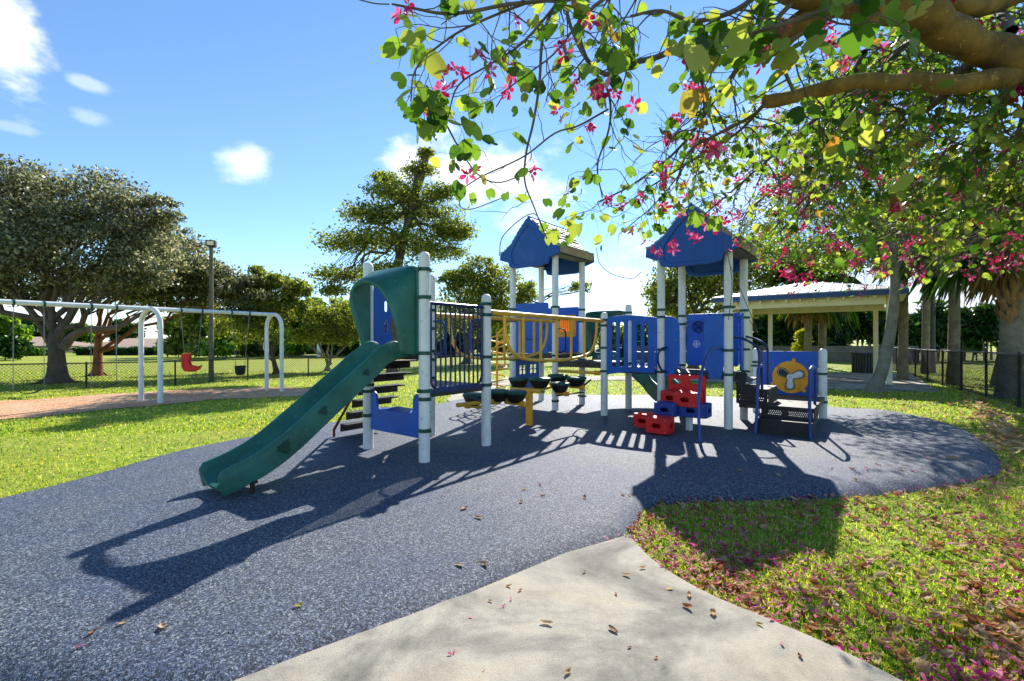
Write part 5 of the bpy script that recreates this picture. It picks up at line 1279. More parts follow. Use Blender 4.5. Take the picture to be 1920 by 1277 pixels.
# bright shrub and low hedges
mass('shrub', 'small bright yellow green shrub above the blue propeller panel', 'shrub', [pb(1503, 640, 10, 22, 1, 0, 26)], 1200, .10, M['yellowleaf'], 2.0)
def hedge(px0, px1, pyt, pyb, Y, label, mat='deepleaf'):
    a, b_ = at(px0, pyt, Y), at(px1, pyt, Y); n = int((b_.x-a.x)*420); g = gz(a.x, Y)
    x = RNG.uniform(a.x, b_.x, n); z = g+(a.z-g)*RNG.random(n)**.5*(1+.06*np.sin(x*2)); y = Y+RNG.uniform(-.6, .6, n)
    C = np.stack([x, y, z], 1); root = thing('hedge', label, 'hedge', Vector(((a.x+b_.x)/2, Y, g)), 'clipped hedges in front of the far houses')
    foliage('foliage', C, .16*RNG.uniform(.6, 1.4, n), M[mat], root, 1.8)
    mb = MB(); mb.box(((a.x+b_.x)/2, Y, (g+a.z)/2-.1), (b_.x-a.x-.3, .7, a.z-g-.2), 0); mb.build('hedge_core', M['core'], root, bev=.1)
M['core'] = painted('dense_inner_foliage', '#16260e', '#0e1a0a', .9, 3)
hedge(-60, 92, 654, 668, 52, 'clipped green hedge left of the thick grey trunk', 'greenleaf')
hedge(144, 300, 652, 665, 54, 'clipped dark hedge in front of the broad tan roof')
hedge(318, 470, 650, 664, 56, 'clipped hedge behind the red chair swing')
bgt = [(8, 615, 40, 26, 44, 'greenleaf', 'bright green shrubby tree at the far left edge beyond the lawn'), (60, 620, 50, 22, 75, 'deepleaf', 'far dark tree line above the left house roof'),
       (150, 625, 40, 16, 80, 'greenleaf', 'far green tree showing between the two dark trunks'), (232, 622, 34, 20, 78, 'deepleaf', 'far tree behind the broad tan roof'), (20, 650, 26, 14, 40, 'deepleaf', 'round dark clipped bush in front of the left house'),
       (340, 620, 34, 32, 48, 'oliveleaf', 'olive tree behind the red chair swing'), (385, 600, 38, 46, 46, 'oliveleaf', 'taller olive tree behind the weathered light pole'), (425, 625, 34, 34, 44, 'greenleaf', 'green tree with hanging fronds right of the light pole'),
       (470, 618, 34, 38, 50, 'oliveleaf', 'olive tree left of the far arched swing legs'), (545, 610, 40, 48, 52, 'deepleaf', 'dark tree right of the far arched swing legs'), (590, 600, 34, 44, 60, 'greenleaf', 'bright green tree behind the small multi stem tree'),
       (655, 600, 44, 46, 56, 'greenleaf', 'green tree just left of the green slide hood'), (700, 620, 40, 40, 58, 'oliveleaf', 'olive tree seen through the slide hood'), (770, 620, 50, 40, 54, 'deepleaf', 'dark tree behind the slide tower posts'),
       (850, 625, 44, 36, 50, 'deepleaf', 'dark green tree behind the barred panel'), (920, 625, 44, 38, 50, 'oliveleaf', 'olive tree behind the yellow rails'), (1000, 628, 40, 32, 52, 'oliveleaf', 'olive tree behind the blue tower boards'), (1080, 635, 40, 24, 56, 'greenleaf', 'low green tree left of the slotted arch'),
       (1160, 632, 40, 26, 54, 'oliveleaf', 'low olive tree behind the slotted arch'), (540, 640, 46, 18, 46, 'greenleaf', 'low light green shrub at the foot of the dark tree'), (640, 645, 60, 14, 48, 'deepleaf', 'low dark shrub bed behind the small multi stem tree')]
for (px, py, rx, ry, Yb, mt, lb) in bgt:
    low = CAM_H-(-.35)  # crown reaches towards the lawn
    mass('background_tree' if 'shrub' not in lb and 'bush' not in lb else 'shrub', lb, 'tree' if 'shrub' not in lb and 'bush' not in lb else 'shrub',
         [pb(px-rx*.35, py, rx*.6, ry*.8, 1, 0, Yb), pb(px+rx*.35, py+4, rx*.6, ry*.7, 1, 1, Yb), pb(px, py-ry*.35, rx*.55, ry*.55, .8, 0, Yb), pb(px, 649, rx*.85, 15, 1.0, 0, Yb)],
         4600, .28 if Yb < 60 else .4, M[mt], 1.9, 'trees along the far side of the lawn', None, 1)
# two white gate posts by the far road
for px in (587, 668):
    p = gp(px, 672); mb = MB(); mb.box((p.x, 46, .9), (.35, .35, 2.3), .2); mb.box((p.x, 46, 2.08), (.45, .45, .1), .2)
    o = mb.build('gate_post', M['white'], bev=.02); tag(o, 'white square gate post far off %s the small multi stem tree' % ('left of' if px < 600 else 'right of'), 'post', 'white gate posts')

# ============================================================ FOREGROUND ORCHID TREE reaching over from the right
LEAF_T = np.array([(0, 0, 0), (.30, -.04, .05), (.50, .22, .10), (.52, .58, .10), (.36, .93, .05), (.14, .98, .0), (0, .74, -.02), (-.14, .98, .0), (-.36, .93, .05), (-.52, .58, .10), (-.50, .22, .10), (-.30, -.04, .05)])
LEAF_F = [0, 1, 2, 3, 4, 5, 6, 0, 6, 7, 8, 9, 10, 11]
def bau_leaves(P_, T_, S_, name, parent, mat):
    n = len(P_); T_ = np.array(T_); T_ /= np.linalg.norm(T_, axis=1, keepdims=True); r = unit(n); r[:, 2] += .5
    Sd = np.cross(T_, r); Sd /= np.linalg.norm(Sd, axis=1, keepdims=True); Nn = np.cross(Sd, T_); S_ = np.array(S_)[:, None, None]
    fold = RNG.uniform(.3, 2.6, (n, 1, 1)); t = LEAF_T[None]
    V_ = np.array(P_)[:, None, :]+S_*(t[:, :, 0:1]*Sd[:, None]+t[:, :, 1:2]*T_[:, None]+t[:, :, 2:3]*fold*Nn[:, None])
    base = (np.arange(n)*12)[:, None]+np.array(LEAF_F)[None]
    me = np_mesh(name, V_.reshape(-1, 3), 7, base.ravel(), mat); o = bpy.data.objects.new(name, me); col.objects.link(o); adopt(o, parent); return o
def w2px(p): return (CX+p.x/p.y*FP, CY-(p.z-CAM_H)/p.y*FP) if p.y > .2 else (9999, 9999)
LOWB = [(640, 60), (735, 180), (800, 270), (860, 380), (930, 430), (1040, 450), (1100, 470), (1200, 460), (1270, 430), (1340, 420), (1420, 490), (1500, 560), (1650, 560), (1760, 520), (1930, 520)]
def allowed(p):
    if p.y < 1.5: return False
    x, y = w2px(p)
    if x > 1990 or y < -150: return True
    if x < 728: return False
    for i in range(len(LOWB)-1):
        if LOWB[i][0] <= x <= LOWB[i+1][0]:
            f = (x-LOWB[i][0])/(LOWB[i+1][0]-LOWB[i][0]); return y < LOWB[i][1]+f*(LOWB[i+1][1]-LOWB[i][1])
    return True
def foreground_tree():
    root = thing('orchid_tree', 'large orchid tree with pink blossoms and golden lichened limbs arching overhead from the right', 'tree', (5.0, 2.5, gz(5, 2.5)))
    tr = MB(); st = at(2150, 235, 2.6); t = spline([(5.05, 2.45, -.3), (5.0, 2.5, .6), (4.7, 2.55, 1.5), (4.2, 2.6, 2.1), tuple(st)], 5); tr.tube(t, [.27-.12*k/(len(t)-1) for k in range(len(t))], 16, caps=False)
    tr.build('trunk', M['mossbark'], root, angle=70)
    def prim(pts, r0, r1, name=None, mat='mossbark', n=9, knob=0):
        w = spline([at(*p) for p in pts], 5); m = len(w); ww = []
        for i, p in enumerate(w): ww.append(p+Vector((mnoise.noise(p*5), mnoise.noise(p*5+Vector((7, 0, 0))), mnoise.noise(p*5+Vector((0, 7, 0)))))*r0*.35)
        rs = [(r0+(r1-r0)*i/(m-1))*(1+knob*mnoise.noise(ww[i]*9)) for i in range(m)]
        if name: mb = MB(); mb.tube(ww, rs, 16); o = mb.build(name, M[mat], root, angle=70)
        return ww, rs
    prim([(2170, 240, 2.6), (2050, 175, 2.6), (1930, 122, 2.6), (1850, 92, 2.6), (1760, 52, 2.55), (1690, 18, 2.5), (1600, 2, 2.5), (1500, -12, 2.5), (1400, -45, 2.5), (1300, -70, 2.5)], .105, .055, 'limb', knob=.25)
    prim([(1960, 112, 2.6), (1890, 142, 2.6), (1830, 152, 2.6), (1760, 158, 2.6), (1700, 153, 2.6), (1640, 152, 2.62), (1580, 158, 2.65), (1520, 172, 2.7), (1470, 185, 2.7), (1434, 193, 2.7)], .055, .034, 'limb', knob=.2)
    prim([(1700, 10, 2.5), (1760, -5, 2.7), (1840, 15, 2.9), (1960, -30, 3.0)], .05, .05, 'limb', knob=.2)
    prim([(1560, 0, 2.5), (1500, 40, 2.58), (1450, 66, 2.65), (1445, 60, 2.7)], .06, .03, 'limb', knob=.3)
    tw = MB(); LP, LT, LS, FL = [], [], [], []
    def leafat(p, d, s):
        if allowed(p) and (p.y < 3.1 or mnoise.noise(p*1.25) > -.10) and keep_sun([tuple(p)])[0]: LP.append(tuple(p)); LT.append((d.x, d.y, d.z)); LS.append(s)
    def twig(p, d, L_, r, depth, dens, ls):
        pts = [p.copy()]; q = p.copy(); d = d.normalized(); step = .055; n = max(2, int(L_/step)); kids = []
        for k in range(n):
            d = (d+Vector((random.gauss(0, .22), random.gauss(0, .22), random.gauss(-.035, .2)))).normalized(); q = q+d*step
            if not allowed(q): break
            pts.append(q.copy())
            if depth > 0 and random.random() < .30: kids.append((q.copy(), (d+Vector((random.gauss(0, .8), random.gauss(0, .8), random.gauss(-.25, .7)))).normalized(), k/n))
            if depth <= 1 and random.random() < dens:
                ld = (d*.4+Vector((random.gauss(0, .7), random.gauss(0, .7), random.gauss(-.55, .5)))).normalized(); pet = q+ld*.025; leafat(pet, ld, ls*random.uniform(.55, 1.25))
        if len(pts) > 2: tw.tube(pts, [r*(1-.7*k/len(pts)) for k in range(len(pts))], 4 if r < .004 else 5, caps=False)
        if depth == 0 and random.random() < .06: FL.append(pts[-1])
        for (a, b, f) in kids: twig(a, b, L_*random.uniform(.35, .7), r*.55, depth-1, dens, ls)
    P_ = [  # points, start radius, end radius, twigs per metre, twig length, leaf density, leaf size
        ([(1600, 0, 2.5), (1500, 60, 2.6), (1440, 102, 2.7), (1370, 108, 2.8), (1290, 84, 2.9), (1230, 108, 3.0), (1180, 120, 3.0), (1135, 138, 3.0), (1098, 108, 3.0), (1070, 50, 3.0), (1052, -40, 3.0)], .028, .010, 5, .45, .5, .075),
        ([(1500, -10, 2.5), (1450, 50, 2.5), (1462, 110, 2.55), (1488, 172, 2.65)], .014, .009, 5, .4, .7, .085),
        ([(1436, 193, 2.7), (1410, 218, 2.8), (1350, 250, 2.9), (1290, 285, 3.1), (1268, 345, 3.2)], .012, .006, 7, .45, .5, .065),
        ([(1400, 108, 2.75), (1350, 172, 2.9), (1304, 240, 3.1), (1250, 300, 3.3), (1180, 350, 3.4), (1120, 380, 3.5)], .013, .005, 7, .5, .45, .062),
        ([(1300, -60, 2.5), (1180, -30, 2.6), (1090, 40, 2.7), (1105, 120, 2.75), (1140, 170, 2.8), (1142, 240, 2.85), (1120, 310, 2.9), (1130, 370, 2.9)], .012, .004, 6, .4, .4, .065),
        ([(1060, -30, 2.4), (1020, 60, 2.4), (1012, 150, 2.45), (1000, 230, 2.5), (986, 290, 2.5), (984, 340, 2.5), (1000, 385, 2.5), (1026, 448, 2.5)], .009, .003, 3, .30, .22, .06),
        ([(1140, 205, 2.8), (1085, 236, 2.7), (1040, 250, 2.6), (985, 292, 2.5), (905, 330, 2.5), (870, 352, 2.5)], .006, .003, 3, .3, .25, .06),
        ([(800, 160, 2.2), (838, 235, 2.3), (868, 290, 2.4), (900, 330, 2.45), (940, 342, 2.5), (1000, 318, 2.5)], .005, .003, 3, .25, .25, .055),
        ([(1250, -60, 2.4), (1080, -10, 2.3), (950, 8, 2.2), (850, 26, 2.15), (780, 16, 2.1), (735, 8, 2.1)], .012, .004, 8, .35, .5, .075),
        ([(1000, 0, 2.3), (900, 40, 2.2), (830, 80, 2.15), (780, 130, 2.1), (770, 190, 2.1)], .007, .003, 9, .35, .6, .085),
        ([(1050, 0, 2.4), (980, 80, 2.35), (920, 120, 2.3), (860, 160, 2.25), (840, 220, 2.2)], .007, .003, 9, .35, .6, .08),
        ([(1100, 20, 2.6), (1040, 100, 2.6), (960, 160, 2.5), (930, 200, 2.5)], .006, .003, 8, .3, .55, .07),
        ([(1450, -40, 2.4), (1380, 20, 2.5), (1300, 40, 2.6), (1240, 20, 2.6), (1180, 30, 2.7)], .016, .006, 9, .4, .75, .095),
        ([(1600, 0, 2.4), (1520, 30, 2.2), (1420, 60, 2.2), (1350, 90, 2.3)], .014, .006, 8, .35, .75, .10),
        ([(1800, 158, 2.6), (1700, 230, 3.4), (1600, 300, 4.2), (1500, 380, 5.0), (1440, 440, 5.4)], .025, .006, 9, .75, .85, .05),
        ([(1900, 150, 2.6), (1850, 250, 3.4), (1780, 330, 4.4), (1700, 420, 5.4), (1600, 480, 6)], .03, .008, 9, .8, .85, .05),
        ([(1850, 100, 2.6), (1750, 170, 3.6), (1650, 250, 4.6), (1560, 320, 5.5), (1450, 370, 6)], .03, .008, 9, .8, .85, .05),
        ([(1600, 158, 2.7), (1520, 230, 3.4), (1440, 300, 4.0), (1370, 360, 4.6), (1300, 420, 5.0)], .016, .006, 9, .65, .8, .052),
        ([(1436, 193, 2.7), (1380, 250, 3.1), (1300, 300, 3.5), (1220, 350, 3.8), (1150, 400, 4.0)], .010, .005, 8, .5, .7, .052),
        ([(1950, 120, 2.6), (1910, 260, 3.5), (1880, 380, 4.5), (1830, 450, 5.5)], .03, .008, 9, .8, .85, .05),
        ([(1900, 60, 2.7), (1860, 20, 3.2), (1780, 40, 4.0), (1680, 80, 4.8), (1560, 110, 5.5)], .03, .008, 8, .8, .8, .055),
        ([(1750, 50, 2.55), (1680, 100, 3.2), (1600, 200, 4.2), (1540, 260, 5.2)], .022, .006, 8, .7, .8, .055),
        ([(1620, 100, 3), (1540, 250, 4.5), (1480, 330, 5.5), (1400, 400, 6.5), (1380, 470, 7)], .02, .006, 8, .8, .8, .05),
        ([(1980, 200, 3.4), (1900, 330, 5), (1800, 400, 6.5), (1680, 460, 7.5)], .03, .01, 9, .9, .8, .055),
        ([(1300, 100, 2.9), (1320, 200, 3.4), (1290, 300, 4), (1230, 380, 4.4), (1160, 440, 4.6)], .010, .004, 8, .5, .7, .052),
    ]
    for (pts, r0, r1, per_m, tl, dens, ls) in P_:
        w, rs = prim(pts, r0, r1); tw.tube(w, rs, 8, caps=False); acc = 0
        for i in range(1, len(w)):
            seg = (w[i]-w[i-1]).length; acc += seg*per_m*1.25
            while acc > 1:
                acc -= 1; d = (w[i]-w[i-1]).normalized(); dd = (d*.5+Vector((random.gauss(0, .8), random.gauss(0, .7), random.gauss(-.2, .75)))).normalized()
                twig(w[i].copy(), dd, tl*random.uniform(.5, 1.3), min(.006, rs[i]*.6), 2, dens, ls)
    # the dangling bare loop and a few hand-placed twigs
    for pts in ([(1118, 465, 3.4), (1125, 495, 3.4), (1150, 515, 3.4), (1185, 522, 3.4), (1203, 510, 3.4)], [(870, 352, 2.5), (862, 385, 2.5), (885, 392, 2.5), (940, 372, 2.5)], [(1026, 448, 2.5), (1000, 400, 2.5), (945, 440, 2.5), (936, 480, 2.5)], [(730, 8, 2.1), (700, 6, 2.1), (655, -6, 2.1)],
                [(1370, 500, 3.6), (1420, 620, 3.6), (1405, 600, 3.6)], [(1330, 330, 3.3), (1350, 420, 3.3), (1372, 520, 3.3), (1366, 600, 3.3)]):
        w = spline([at(*p) for p in pts], 5); tw.tube(w, .0028, 5, caps=False)
    tw.build('branches', M['twig'], root, angle=80)
    for (x, y, Y, s, m) in ((915, 355, 2.5, .055, 0), (948, 362, 2.5, .05, 0), (1055, 392, 2.5, .07, 0), (1035, 430, 2.6, .09, 0), (1085, 420, 2.7, .09, 0), (1340, 405, 3.3, .11, 0), (1310, 400, 3.2, .10, 0), (1700, 325, 2.4, .12, 0), (1640, 440, 2.6, .12, 0), (1400, 60, 2.0, .12, 0), (1300, 85, 2.0, .13, 0), (800, 95, 2.1, .13, 0), (812, 170, 2.1, .11, 0), (880, 225, 2.2, .12, 0)):
        LP.append(tuple(at(x, y, Y))); LT.append((random.gauss(0, .5), random.gauss(0, .3), -1)); LS.append(s)
    bau_leaves(LP, LT, LS, 'crown', root, M['bauleaf'])
    # blossoms: the nearest ones are parts of their own
    spots = [at(*p) for p in ((965, 165, 2.3), (955, 135, 2.3), (835, 158, 2.15), (768, 20, 2.1), (868, 130, 2.2), (1002, 325, 2.5), (1152, 160, 2.9), (1186, 185, 2.9), (1082, 152, 2.7), (1052, 212, 2.6), (1110, 235, 2.8), (1290, 250, 3.1), (1300, 182, 2.9), (1430, 118, 2.6), (1320, 262, 3.2), (1250, 345, 3.3), (1230, 465, 3.5), (1270, 460, 3.5), (1300, 440, 3.4),
                             (875, 325, 2.45), (1140, 375, 3.4), (1165, 385, 3.4), (1245, 325, 3.3), (1545, 40, 3), (1650, 85, 3.2), (1850, 30, 3.1), (1880, 45, 3.2), (1890, 160, 3), (1480, 520, 4.4), (1500, 515, 4.4), (1610, 490, 4.6), (1660, 468, 4.8), (1590, 120, 3.4), (1560, 98, 3.3), (1350, 60, 2.6))]
    FL[:] = spots+[f for f in FL if allowed(f)]
    FL.sort(key=lambda p: p.y+(0 if p in spots[:1] else 0)); near, rest = FL[:95], FL[95:]
    for p in near:
        k = random.randint(2, 4) if p.y > 2 else 3; pl = [(random.randrange(5), rmat(p+Vector((random.gauss(0, .02), random.gauss(0, .02), random.gauss(0, .02))), random.uniform(.8, 1.25))) for _ in range(k)]
        scatter_mesh(FLOW, pl).build('blossom', M['petal'], root, smooth_=False)
    pl = []
    for p in rest:
        for _ in range(random.randint(2, 5)): pl.append((random.randrange(5), rmat(p+Vector((random.gauss(0, .06), random.gauss(0, .06), random.gauss(0, .06))), random.uniform(.9, 1.4))))
    o = scatter_mesh(FLOW, pl).build('blossoms', M['petal'], root, smooth_=False); o['kind'] = 'stuff'
    print('leaves', len(LP), 'flowers', len(FL))
foreground_tree()

# ============================================================ GRASS
def grass_material():
    m, nt, b, out = new_mat('grass_blades'); g = nt.nodes.new('ShaderNodeNewGeometry')
    c = ramp(nt, g.outputs['Random Per Island'], [(0, lin('#456a1e')), (.22, lin('#70982a')), (.48, lin('#9ab83a')), (.72, lin('#c2cc54')), (.9, lin('#e0da8c')), (1, lin('#b79a62'))])
    n = tex(nt, 'noise', .8, 7, .7); t = ramp(nt, n.outputs['Fac'], [(.34, (.50, .70, .42, 1)), (.48, (.95, 1, .9, 1)), (.58, (1.05, 1, .85, 1)), (.68, (1.15, .88, .62, 1))])
    c = mix(nt, 1.0, c, t, 'MULTIPLY'); nt.links.new(c, b.inputs['Base Color']); b.inputs['Roughness'].default_value = .5; b.inputs['Specular IOR Level'].default_value = .35
    tr = nt.nodes.new('ShaderNodeBsdfTranslucent'); nt.links.new(mix(nt, 1.0, c, (1.5, 1.45, .6, 1), 'MULTIPLY'), tr.inputs['Color'])
    ms = nt.nodes.new('ShaderNodeMixShader'); ms.inputs[0].default_value = .45; nt.links.new(b.outputs[0], ms.inputs[1]); nt.links.new(tr.outputs[0], ms.inputs[2]); nt.links.new(ms.outputs[0], out.inputs['Surface']); M['grass'] = m
grass_material()
def gz_v(x, y):
    s3 = lambda t: (lambda c: c*c*(3-2*c))(np.clip(t, 0, 1))
    z = -.09-.20*s3((-x-2.6)/5.0)-.05*s3((y-12)/6)
    return z+.012*np.sin(x*1.3+.5*y)*np.sin(y*.9-.3*x)*s3((y-1)/4)*(y > 1)
NOGO = [[(p.x, p.y) for p in inset(PAD, .06)], [(p.x, p.y) for p in walk_poly], SLAB, BACKWALK]
def free(x, y, mulch=True):
    ok = np.ones(len(x), bool)
    for p in NOGO: ok &= ~inpoly(x, y, p)
    if mulch:
        im = inpoly(x, y, MULCH); ok &= ~(im & (RNG.random(len(x)) < .94))
    return ok
def blades(name, n, y0, y1, size, width, label, xlim=None):
    r = RNG.random(n); Y = 1/(1/y0-r*(1/y0-1/y1)); X = RNG.uniform(-1.25, 1.25, n)*(Y+.4)
    ok = free(X, Y)
    # thin in patches
    X, Y = X[ok], Y[ok]; n = len(X); Z = gz_v(X, Y); a = RNG.uniform(0, 2*np.pi, n); tilt = RNG.uniform(.15, 1.25, n); L_ = size*(1+Y/14)*RNG.uniform(.5, 1.4, n); w = width*(1+Y/5)*RNG.uniform(.7, 1.4, n)
    d = np.stack([np.cos(a)*np.sin(tilt), np.sin(a)*np.sin(tilt), np.cos(tilt)], 1); sd_ = np.stack([-np.sin(a+RNG.normal(0, .5, n)), np.cos(a), np.zeros(n)], 1)
    B_ = np.stack([X, Y, Z-.004], 1); mid = B_+d*L_[:, None]*.55; tip = B_+d*L_[:, None]; tip[:, 2] -= L_*.18*tilt
    W_ = sd_*w[:, None]/2; V_ = np.stack([B_-W_, B_+W_, mid+W_*.9, tip, mid-W_*.9], 1).reshape(-1, 3)
    me = np_mesh(name, V_, 5, np.arange(n*5), M['grass']); o = bpy.data.objects.new(name, me); col.objects.link(o); tag(o, label, 'grass', None, 'stuff'); return o
blades('grass', 260000, 1.35, 9.0, .030, .0042, 'short coarse green and yellow lawn grass around the rubber pad')
blades('grass', 110000, 8.0, 26.0, .026, .006, 'sunlit short lawn grass further back around the swings and path')

# ============================================================ FALLEN LEAVES AND PETALS
M['dry'] = {}
for nm, stops in (('tan', [(0, '#b48c5c'), (.5, '#ccaa7c'), (1, '#dcc49c')]), ('brown', [(0, '#7a4a28'), (.5, '#a0683c'), (1, '#b88050')]), ('pinkpetal', [(0, '#a81858'), (.5, '#cc2e7a'), (1, '#e47ab0')]), ('yellow', [(0, '#b89a30'), (1, '#d0b850')])):
    m, nt, b, out = new_mat('fallen_'+nm); oi = nt.nodes.new('ShaderNodeObjectInfo'); g = nt.nodes.new('ShaderNodeNewGeometry'); ad = nt.nodes.new('ShaderNodeMath'); ad.operation = 'ADD'
    nt.links.new(oi.outputs['Random'], ad.inputs[0]); nt.links.new(g.outputs['Random Per Island'], ad.inputs[1]); fr = nt.nodes.new('ShaderNodeMath'); fr.operation = 'FRACT'; nt.links.new(ad.outputs[0], fr.inputs[0])
    c = ramp(nt, fr.outputs[0], [(p, lin(x)) for p, x in stops]); n = tex(nt, 'noise', 40, 4, .6, coord='Object'); c = mix(nt, 1.0, c, ramp(nt, n.outputs['Fac'], [(.35, (.7, .66, .6, 1)), (.6, (1.05, 1.05, 1.05, 1))]), 'MULTIPLY')
    nt.links.new(c, b.inputs['Base Color']); b.inputs['Roughness'].default_value = .6; M['dry'][nm] = m
    tr_ = nt.nodes.new('ShaderNodeBsdfTranslucent'); nt.links.new(c, tr_.inputs['Color']); ms_ = nt.nodes.new('ShaderNodeMixShader'); ms_.inputs[0].default_value = .4
    nt.links.new(b.outputs[0], ms_.inputs[1]); nt.links.new(tr_.outputs[0], ms_.inputs[2]); nt.links.new(ms_.outputs[0], out.inputs['Surface'])
def dry_leaf(name, L_, W_, curl, mat, notch=False):
    vs = []; fs = []; n = 7
    for i in range(n+1):
        t = i/n; w = W_*math.sin(math.pi*min(1, t*1.02+.02))**.7*(1 if not notch or t < .8 else .7); x = (t-.5)*L_; z0 = curl*L_*(t-.5)**2*1.6
        for j in (-1, -.5, 0, .5, 1): vs.append((x, j*w/2, z0+curl*W_*.9*j*j+random.uniform(-.03, .03)*W_+.003))
    for i in range(n):
        for j in range(4): a = i*5+j; fs.append((a, a+5, a+6, a+1))
    o = len(vs); vs += [(-L_*.5, -.0015, .003), (-L_*.5, .0015, .003), (-L_*.72, 0, .012)]; fs.append((o, o+1, o+2))
    me = bpy.data.meshes.new(name); me.from_pydata(vs, [], fs); me.materials.append(mat); me.polygons.foreach_set('use_smooth', [True]*len(fs)); return me
LV = {k: [dry_leaf('fallen_leaf', random.uniform(.055, .085), random.uniform(.03, .045), random.uniform(.05, .42), M['dry'][k]) for _ in range(5)] for k in ('tan', 'brown', 'yellow')}
PT = []
for _ in range(9):
    me = flower_mesh('petal', random.uniform(.6, 1.0), random.choice((1, 2, 2, 3, 4))); me.materials.clear(); me.materials.append(M['dry']['pinkpetal']); PT.append(me)
from mathutils import Euler
count = {'l': 0, 'p': 0}
def drop(me, name, x, y, z, s, label, cat, group, tilt=.12):
    o = bpy.data.objects.new(name, me); col.objects.link(o); o.location = (x, y, z); o.rotation_euler = Euler((random.gauss(0, tilt), random.gauss(0, tilt), random.uniform(0, 6.3))); o.scale = (s, s, s); tag(o, label, cat, group)
# on the concrete and the rubber, where the photo shows them
conc = [(1025, 1170, 'tan', 1.0), (940, 1140, 'p', 1), (877, 1158, 'p', .9), (960, 1124, 'p', .8), (920, 1128, 'tan', .6), (1175, 1080, 'tan', .9), (1205, 1066, 'tan', .8), (1095, 1074, 'tan', .6), (1150, 1183, 'brown', 1), (1155, 1115, 'brown', .5), (1255, 1105, 'yellow', .8), (850, 1229, 'p', 1), (1065, 1262, 'tan', .8), (1292, 1118, 'tan', .9), (1337, 1152, 'tan', 1.0), (1425, 1172, 'yellow', .8), (1462, 1204, 'p', 1.1), (1500, 1232, 'brown', .6), (955, 1100, 'tan', .7), (1290, 1140, 'brown', .9), (905, 1263, 'p', .5), (1230, 1235, 'brown', .4), (1180, 1215, 'brown', .4), (975, 1108, 'brown', .5)]
for (x, y, k, s) in conc:
    p = gp(x, y, -.05)
    if k == 'p': drop(random.choice(PT), 'fallen_petal', p.x, p.y, -.046, s*.65, 'crumpled pink petal lying on the pale concrete path', 'petal', 'petals on the concrete path')
    else: drop(random.choice(LV[k]), 'fallen_leaf', p.x, p.y, -.048, s*.75, 'small curled dry %s leaf lying on the pale concrete path' % k, 'leaf', k+' dry leaves on the concrete path')
pad = [(870, 955, 'brown', 1.1), (898, 972, 'tan', 1), (905, 1060, 'tan', 1.1), (862, 1061, 'tan', .8), (977, 942, 'tan', .9), (983, 918, 'tan', .8), (1047, 1029, 'tan', .9), (1096, 934, 'tan', .9), (1018, 931, 'brown', .7), (1168, 929, 'brown', .6), (561, 1137, 'yellow', .9), (305, 1178, 'tan', .9), (232, 1170, 'tan', .7), (157, 1210, 'p', .55), (175, 1187, 'brown', .6), (1010, 908, 'p', .9), (1180, 930, 'tan', .6), (1275, 885, 'tan', .6), (1245, 894, 'tan', .8), (1430, 885, 'p', .8), (1389, 883, 'yellow', 1.2),
       (1423, 880, 'p', .8), (1460, 893, 'tan', 1), (1480, 905, 'p', .8), (1598, 880, 'brown', 1), (1605, 902, 'tan', 1.1), (1654, 904, 'yellow', 1.1), (1630, 898, 'p', 1.4), (1625, 880, 'p', 1.1), (1690, 882, 'tan', .8), (1718, 887, 'p', .9), (1735, 858, 'p', 1.0), (1780, 860, 'tan', 1.2), (1790, 860, 'yellow', 1.1), (1818, 872, 'tan', .9), (1652, 873, 'p', 1), (1560, 880, 'tan', .7), (1587, 912, 'tan', .9), (1535, 922, 'tan', .9), (1455, 842, 'p', .9), (1325, 886, 'tan', .7), (1180, 862, 'tan', .6), (1800, 899, 'p', .9), (1600, 925, 'p', .6), (1700, 840, 'p', .6), (1540, 830, 'tan', .6)]
for (x, y, k, s) in pad:
    p = gp(x, y, 0.0); pz_ = pad_z(p.x, p.y); p = gp(x, y, pz_)
    if k == 'p': drop(random.choice(PT), 'fallen_petal', p.x, p.y, pz_+.004, s*1.15, 'pink petal lying loose on the blue rubber ground', 'petal', 'petals on the rubber ground')
    else: drop(random.choice(LV[k]), 'fallen_leaf', p.x, p.y, pz_+.002, s*.9, 'small dry %s leaf lying loose on the blue rubber ground' % k, 'leaf', k+' dry leaves on the rubber ground')
# in the grass on the right: the nearest 210 leaves and 170 petals are things, the rest one carpet
def spots(n, kind):
    out = []; PADn = np.array([(p.x, p.y) for p in PAD])
    r = RNG.random(30000); YS = 1/(1/1.45-r*(1/1.45-1/13)); XS = RNG.uniform(.1, 1.2, 30000)*YS; ok = free(XS, YS, False)
    for Xq, Yq in zip(XS[ok], YS[ok]):
        Xq, Yq = float(Xq), float(Yq)
        if len(out) >= n: break
        dmin = np.min(np.hypot(PADn[:, 0]-Xq, PADn[:, 1]-Yq)); keep = .35+.65*math.exp(-dmin/.35)
        if kind == 'l' and Yq > 7: keep = .9 if Xq > 6 else .2
        if kind == 'p' and Yq > 6.5: keep = .15
        keep *= smooth(.5+1.6*mnoise.noise(Vector((Xq*1.1, Yq*1.1, 3 if kind == 'l' else 8))))+.25
        if random.random() < keep: out.append((Xq, Yq))
    return sorted(out, key=lambda q: math.hypot(*q))
ls = spots(1800, 'l'); carpet = {'tan': [], 'brown': [], 'yellow': []}
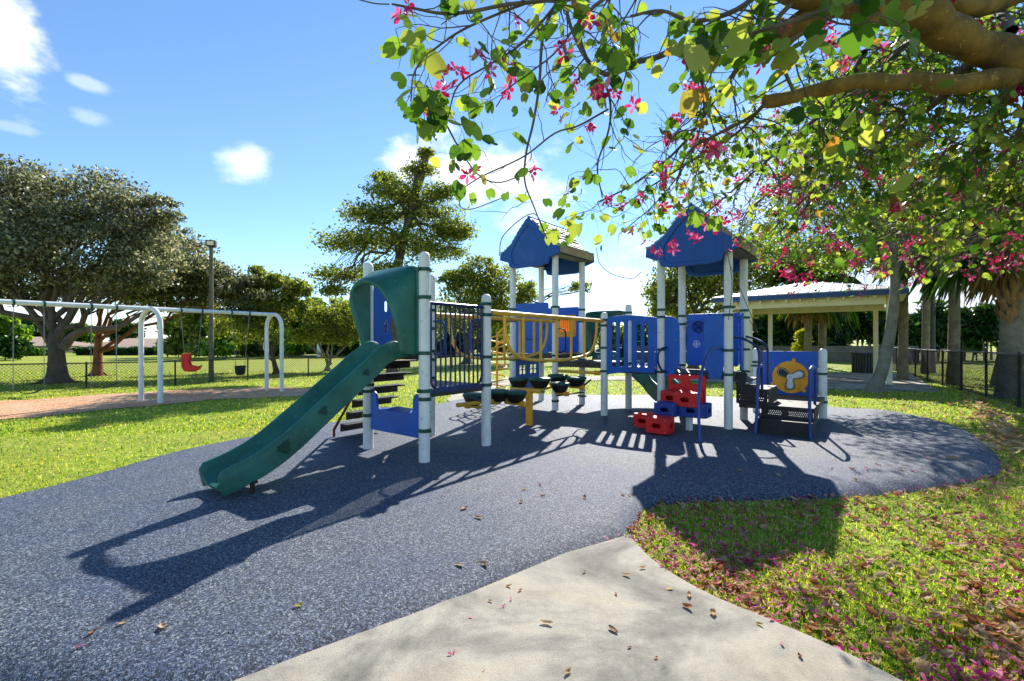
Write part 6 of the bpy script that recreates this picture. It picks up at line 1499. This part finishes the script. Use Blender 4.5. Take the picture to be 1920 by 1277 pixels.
for i, (x, y) in enumerate(ls):
    k = random.choices(('tan', 'brown', 'yellow'), (.66, .27, .07))[0]; z = gz(x, y)+random.uniform(.008, .024); s = random.uniform(.4, 1.05)*(1.5 if y > 6 else 1)*(1.2 if x > 2.2 and y < 3.5 else 1)
    if i < 210: drop(random.choice(LV[k]), 'fallen_leaf', x, y, z, s, {'tan': 'pale tan curled', 'brown': 'brown curled', 'yellow': 'yellow'}[k]+' fallen leaf lying in the grass right of the concrete path', 'leaf', k+' dry leaves in the grass', .35)
    else: carpet[k].append((random.randrange(5), rmat(Vector((x, y, z)), s, True)))
for k in carpet:
    o = scatter_mesh(LV[k], carpet[k]).build('leaf_litter', M['dry'][k], smooth_=False); tag(o, {'tan': 'carpet of small tan dry leaves over the right lawn', 'brown': 'carpet of brown dead leaves over the right lawn', 'yellow': 'sprinkling of yellow leaves over the right lawn'}[k], 'leaf litter', None, 'stuff')
ps = spots(1500, 'p'); car = []
for i, (x, y) in enumerate(ps):
    z = gz(x, y)+random.uniform(.016, .038); s = random.uniform(.6, 1.15)*(1.2 if y > 5 else 1)
    if i < 170: drop(random.choice(PT), 'fallen_petal', x, y, z, s, 'bright pink petal lying in the grass right of the concrete path', 'petal', 'petals in the grass', .5)
    else: car.append((random.randrange(9), rmat(Vector((x, y, z)), s, True)))
o = scatter_mesh(PT, car).build('petal_litter', M['dry']['pinkpetal'], smooth_=False); tag(o, 'scatter of pink petals over the right lawn and pad edge', 'petal litter', None, 'stuff')

# petals swept up along the rolled edge of the pad
pl = []
for i in range(len(PAD)):
    a, b = PAD[i], PAD[(i+1) % len(PAD)]; m = (a+b)/2
    if m.y > 1.5 and m.x > .9 and m.y < 6.5 and w2px(Vector((m.x, m.y, -.1)))[1] > 870:
        for _ in range(int((b-a).length*26)):
            q = a.lerp(b, random.random())+Vector((random.gauss(0, .10), random.gauss(-.02, .08))); pl.append((random.randrange(9), rmat(Vector((q.x, q.y, gz(q.x, q.y)+random.uniform(.01, .05))), random.uniform(.4, .85), True)))
o = scatter_mesh(PT, pl).build('petal_litter', M['dry']['pinkpetal'], smooth_=False); tag(o, 'line of pink petals gathered along the rolled rim of the rubber pad', 'petal litter', None, 'stuff')
pl = []
for _ in range(160):
    t = random.random()**1.5; q = gp(1900-90*t+random.gauss(0, 22), 840-100*t+random.gauss(0, 12)); pl.append((random.randrange(5), rmat(Vector((q.x, q.y, q.z+random.uniform(.02, .09))), random.uniform(1.3, 2.6), True)))
o = scatter_mesh(LV['tan'], pl).build('leaf_litter', M['dry']['tan'], smooth_=False); tag(o, 'drift of large dry leaves blown against the right hand fence', 'leaf litter', None, 'stuff')
